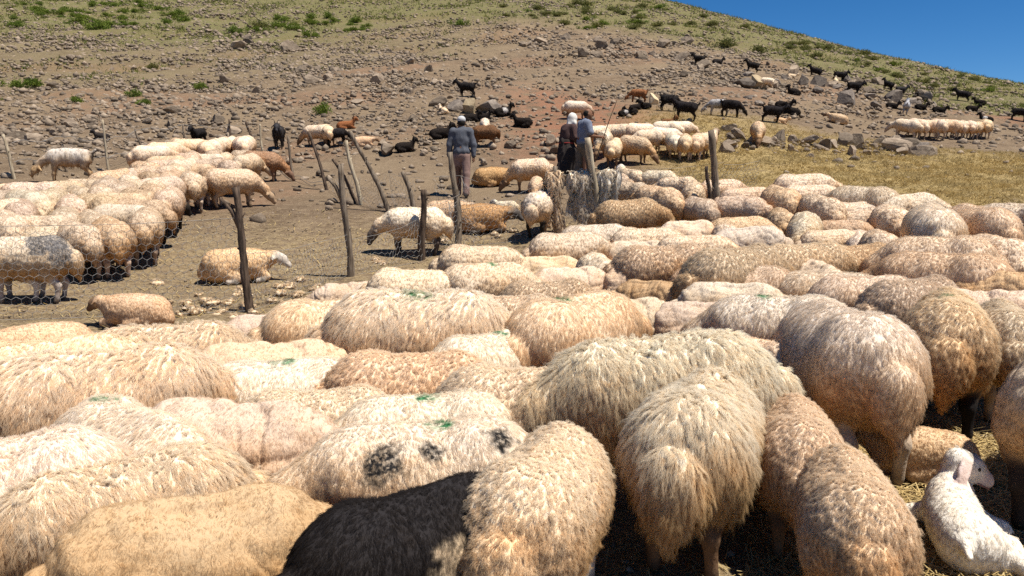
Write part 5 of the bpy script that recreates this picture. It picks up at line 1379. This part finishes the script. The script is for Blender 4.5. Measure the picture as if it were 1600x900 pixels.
SHRUBS = [(503, 179, 34, 1, 'bright green bush on the slope above the slanting posts'), (222, 164, 26, 0, 'bright green bush at left, lower of a pair'), (209, 152, 24, 1, 'green bush just above the bright lower one at left'),
 (120, 160, 24, 2, 'small green bush left of the bright pair'), (55, 135, 36, 0, 'green bush at far left beside a darker one'), (22, 137, 32, 2, 'dark green bush against the left edge'), (312, 140, 28, 2, 'round green bush in the middle of the left slope'),
 (368, 52, 22, 1, 'green bush high on the left slope, left of two'), (402, 50, 22, 2, 'green bush high on the left slope, right of two'), (716, 40, 24, 2, 'round green bush high on the slope at centre'), (155, 48, 34, 2, 'dark green bush below the green band at upper left'),
 (405, 44, 30, 3, 'olive bush among the bushes above the left stony belt'), (238, 108, 22, 3, 'olive bush sparse among stones at left'), (290, 35, 26, 0, 'green bush at the top left of centre'), (485, 58, 26, 0, 'green bush at the right end of the upper green band'),
 (1352, 86, 20, 3, 'dark bush on the skyline at the middle of the ridge'), (1502, 122, 18, 4, 'bush on the skyline, left of two'), (1522, 127, 20, 3, 'dark bush on the skyline, right of two'), (1133, 74, 34, 4, 'dry dark shrub in the stones above the boulder pile'), (1185, 83, 30, 4, 'dry dark shrub right above the boulder pile')]
for (u, v, w, k, lab) in SHRUBS:
    p = at(u, v); s = w/1.5/px_per_m(p)
    o = link('shrub', SH[k]); o.location = p; o.scale = (s*1.15, s*1.15, s*1.1); o.rotation_euler = (0, 0, random.uniform(0, 6)); tag(o, lab, 'bush', 'bushes on the slope')
rb = random.Random(12)
for (n, u0, u1, v0, v1, lab, gp) in ((46, 0, 280, 5, 42, 'low green bush in the bright green band at the upper left corner', 'bushes of the upper left band'), (24, 430, 580, 28, 50, 'low green bush in the green band above the left stony belt', 'bushes above the left stony belt'),
      (40, 780, 1180, 6, 46, 'low olive bush on the upper slope near the skyline', 'bushes near the skyline'), (34, 1200, 1560, 70, 150, 'low olive bush along the right-hand ridge', 'bushes along the right ridge')):
    for _ in range(n):
        for _try in range(20):
            u = rb.uniform(u0, u1); v = rb.uniform(v0, v1); sky = np.interp(u, [1000, 1150, 1340, 1480, 1600], [0, 33, 80, 118, 137])
            if v > sky + 4 and (u < 1190 or v < sky + 26): break
        else: continue
        p = at(u, v); s = rb.uniform(12, 24)/1.5/px_per_m(p)
        o = link('shrub', SH[rb.choice([0, 1, 2] if u < 600 else [2, 3, 4, 4])]); o.location = p; o.scale = (s*1.25, s*1.25, s*.8); o.rotation_euler = (0, 0, rb.uniform(0, 6)); tag(o, lab, 'bush', gp)
def blades(name, pts, hts, wid, mat, label, cat, spread=.5, per=5, seed=3):
    r = np.random.default_rng(seed); n = len(pts)*per
    B = np.repeat(pts, per, 0) + np.c_[r.normal(0, .05, (n, 2)), np.zeros(n)] * np.repeat(hts, per)[:, None] * 8
    H = np.repeat(hts, per) * r.uniform(.5, 1.3, n); a = r.uniform(0, 6.28, n); lean = r.normal(0, spread, (n, 2))
    s = np.c_[np.cos(a), np.sin(a), np.zeros(n)] * (wid * np.repeat(hts, per))[:, None]
    B[:, 2] = terrain(B[:, 0], B[:, 1]) - .005
    T = B + np.c_[lean * H[:, None], H]
    V = np.stack([B - s, B + s, T], 1).reshape(-1, 3); F = np.arange(len(V)).reshape(-1, 3)
    o = link(name, mesh_np(name, V, F, False), mat); tag(o, label, cat, kind='stuff')
def field_pts(n, az0, az1, d0, d1, dens, seed, pw=1.0):
    r = np.random.default_rng(seed); az = np.radians(r.uniform(az0, az1, n)); d = d0 + (d1-d0)*r.random(n)**pw
    x, y = d*np.sin(az), d*np.cos(az); k = r.random(n) < dens(x, y, d, np.degrees(az))
    x, y = x[k], y[k]; return np.c_[x, y, terrain(x, y)], d[k]
P, d = field_pts(60000, -42, 42, 34, 112, lambda x, y, d, a: zones(x, y, 0)[1] * (.15 + .85*smooth01((snoise(x, y, .8, 31)+.2)/.6)) * .55, 41)
blades('hill_grass', P, .07 + .0022*d, .16, M_GRASS, 'thin green grass and low herbs on the upper slope', 'grass', .6, 4, 42)
P, d = field_pts(34000, 6, 40, 9, 30, lambda x, y, d, a: zones(x, y, 0)[0] * .85, 43)
blades('dry_grass', P, .035 + .002*d, .12, M_DRY, 'short dry yellow grass on the flat right of the flock', 'grass', 1.3, 4, 44)
# straw litter lying flat
def litter():
    r = np.random.default_rng(8); n = 34000
    az = np.radians(np.where(r.random(n) < .6, r.uniform(18, 36, n), r.uniform(-38, 20, n))); d = np.where(r.random(n) < .5, r.uniform(1.6, 5, n), r.uniform(4, 15, n))
    x, y = d*np.sin(az), d*np.cos(az); a = r.uniform(0, 6.28, n); L = r.uniform(.012, .055, n) * (1 + d*.04); w = (.0011 + .0003*d)
    z = terrain(x, y) + r.uniform(.008, .035, n)
    c = np.c_[x, y, z]; t = np.c_[np.cos(a), np.sin(a), r.normal(0, .2, n)]*L[:, None]; s = np.c_[-np.sin(a), np.cos(a), np.zeros(n)]*w[:, None]
    V = np.stack([c-t-s, c-t+s, c+t+s, c+t-s], 1).reshape(-1, 3); F = np.arange(4*n).reshape(-1, 4)
    o = link('straw_litter', mesh_np('straw_litter', V, F, False), M_STRAW); tag(o, 'trampled straw stalks littering the ground among the sheep', 'straw', kind='stuff')
litter()
def scraps():
    r = np.random.default_rng(17); P = []
    for (u, v, n, su, sv) in ((345, 475, 26, 45, 14), (300, 492, 12, 30, 6), (465, 452, 14, 25, 7), (480, 478, 12, 20, 6), (700, 372, 10, 30, 8), (590, 412, 5, 10, 3), (810, 372, 5, 14, 4)):
        for _ in range(n):
            p = at(u + r.normal(0, su), v + r.normal(0, sv)); R = r.uniform(.03, .08)
            P.append(('e', (np.array([p.x, p.y, p.z + R*.25]), np.array([R, R*r.uniform(.6, 1), R*.35])), .03, WOOL))
    VV, FF, off = [], [], 0
    for p in P:
        c = p[1][0]; q = [('e', (np.zeros(3), p[1][1]), .03, WOOL)]; V, F = surface_nets(q, .022, .02)
        V = V + vnormals(V, F)*(.02*vnoise(V + c, 16))[:, None]; VV.append(V + c); FF.append(F + off); off += len(V)
    V = np.concatenate(VV); F = np.concatenate(FF); N = vnormals(V, F)
    o = link('wool_scraps', mesh_np('wool_scraps', V, F, True, dict(wool=np.ones(len(V)), hoof=np.zeros(len(V)))), M_WOOL)
    hc = fleece('wool_scrap_locks', V, F, N, np.ones(len(V)), 14000, 900, .045, .3, .2, .6, .012, 1.6, .0028, K=6, back=0, spread=.7, seed=9); hc.materials.append(M_HAIR)
    f = link('wool_locks', hc, None, o)
    for q in (o, f): q.color = (.74, .63, .48, 1); q['seed'] = (3., 1., 5.); q['dirt'] = 0.0; q['skin'] = (.4, .3, .2, 1.0)
    tag(o, 'matted scraps of shorn wool scattered on the ground by the fence', 'wool', kind='stuff')
scraps()
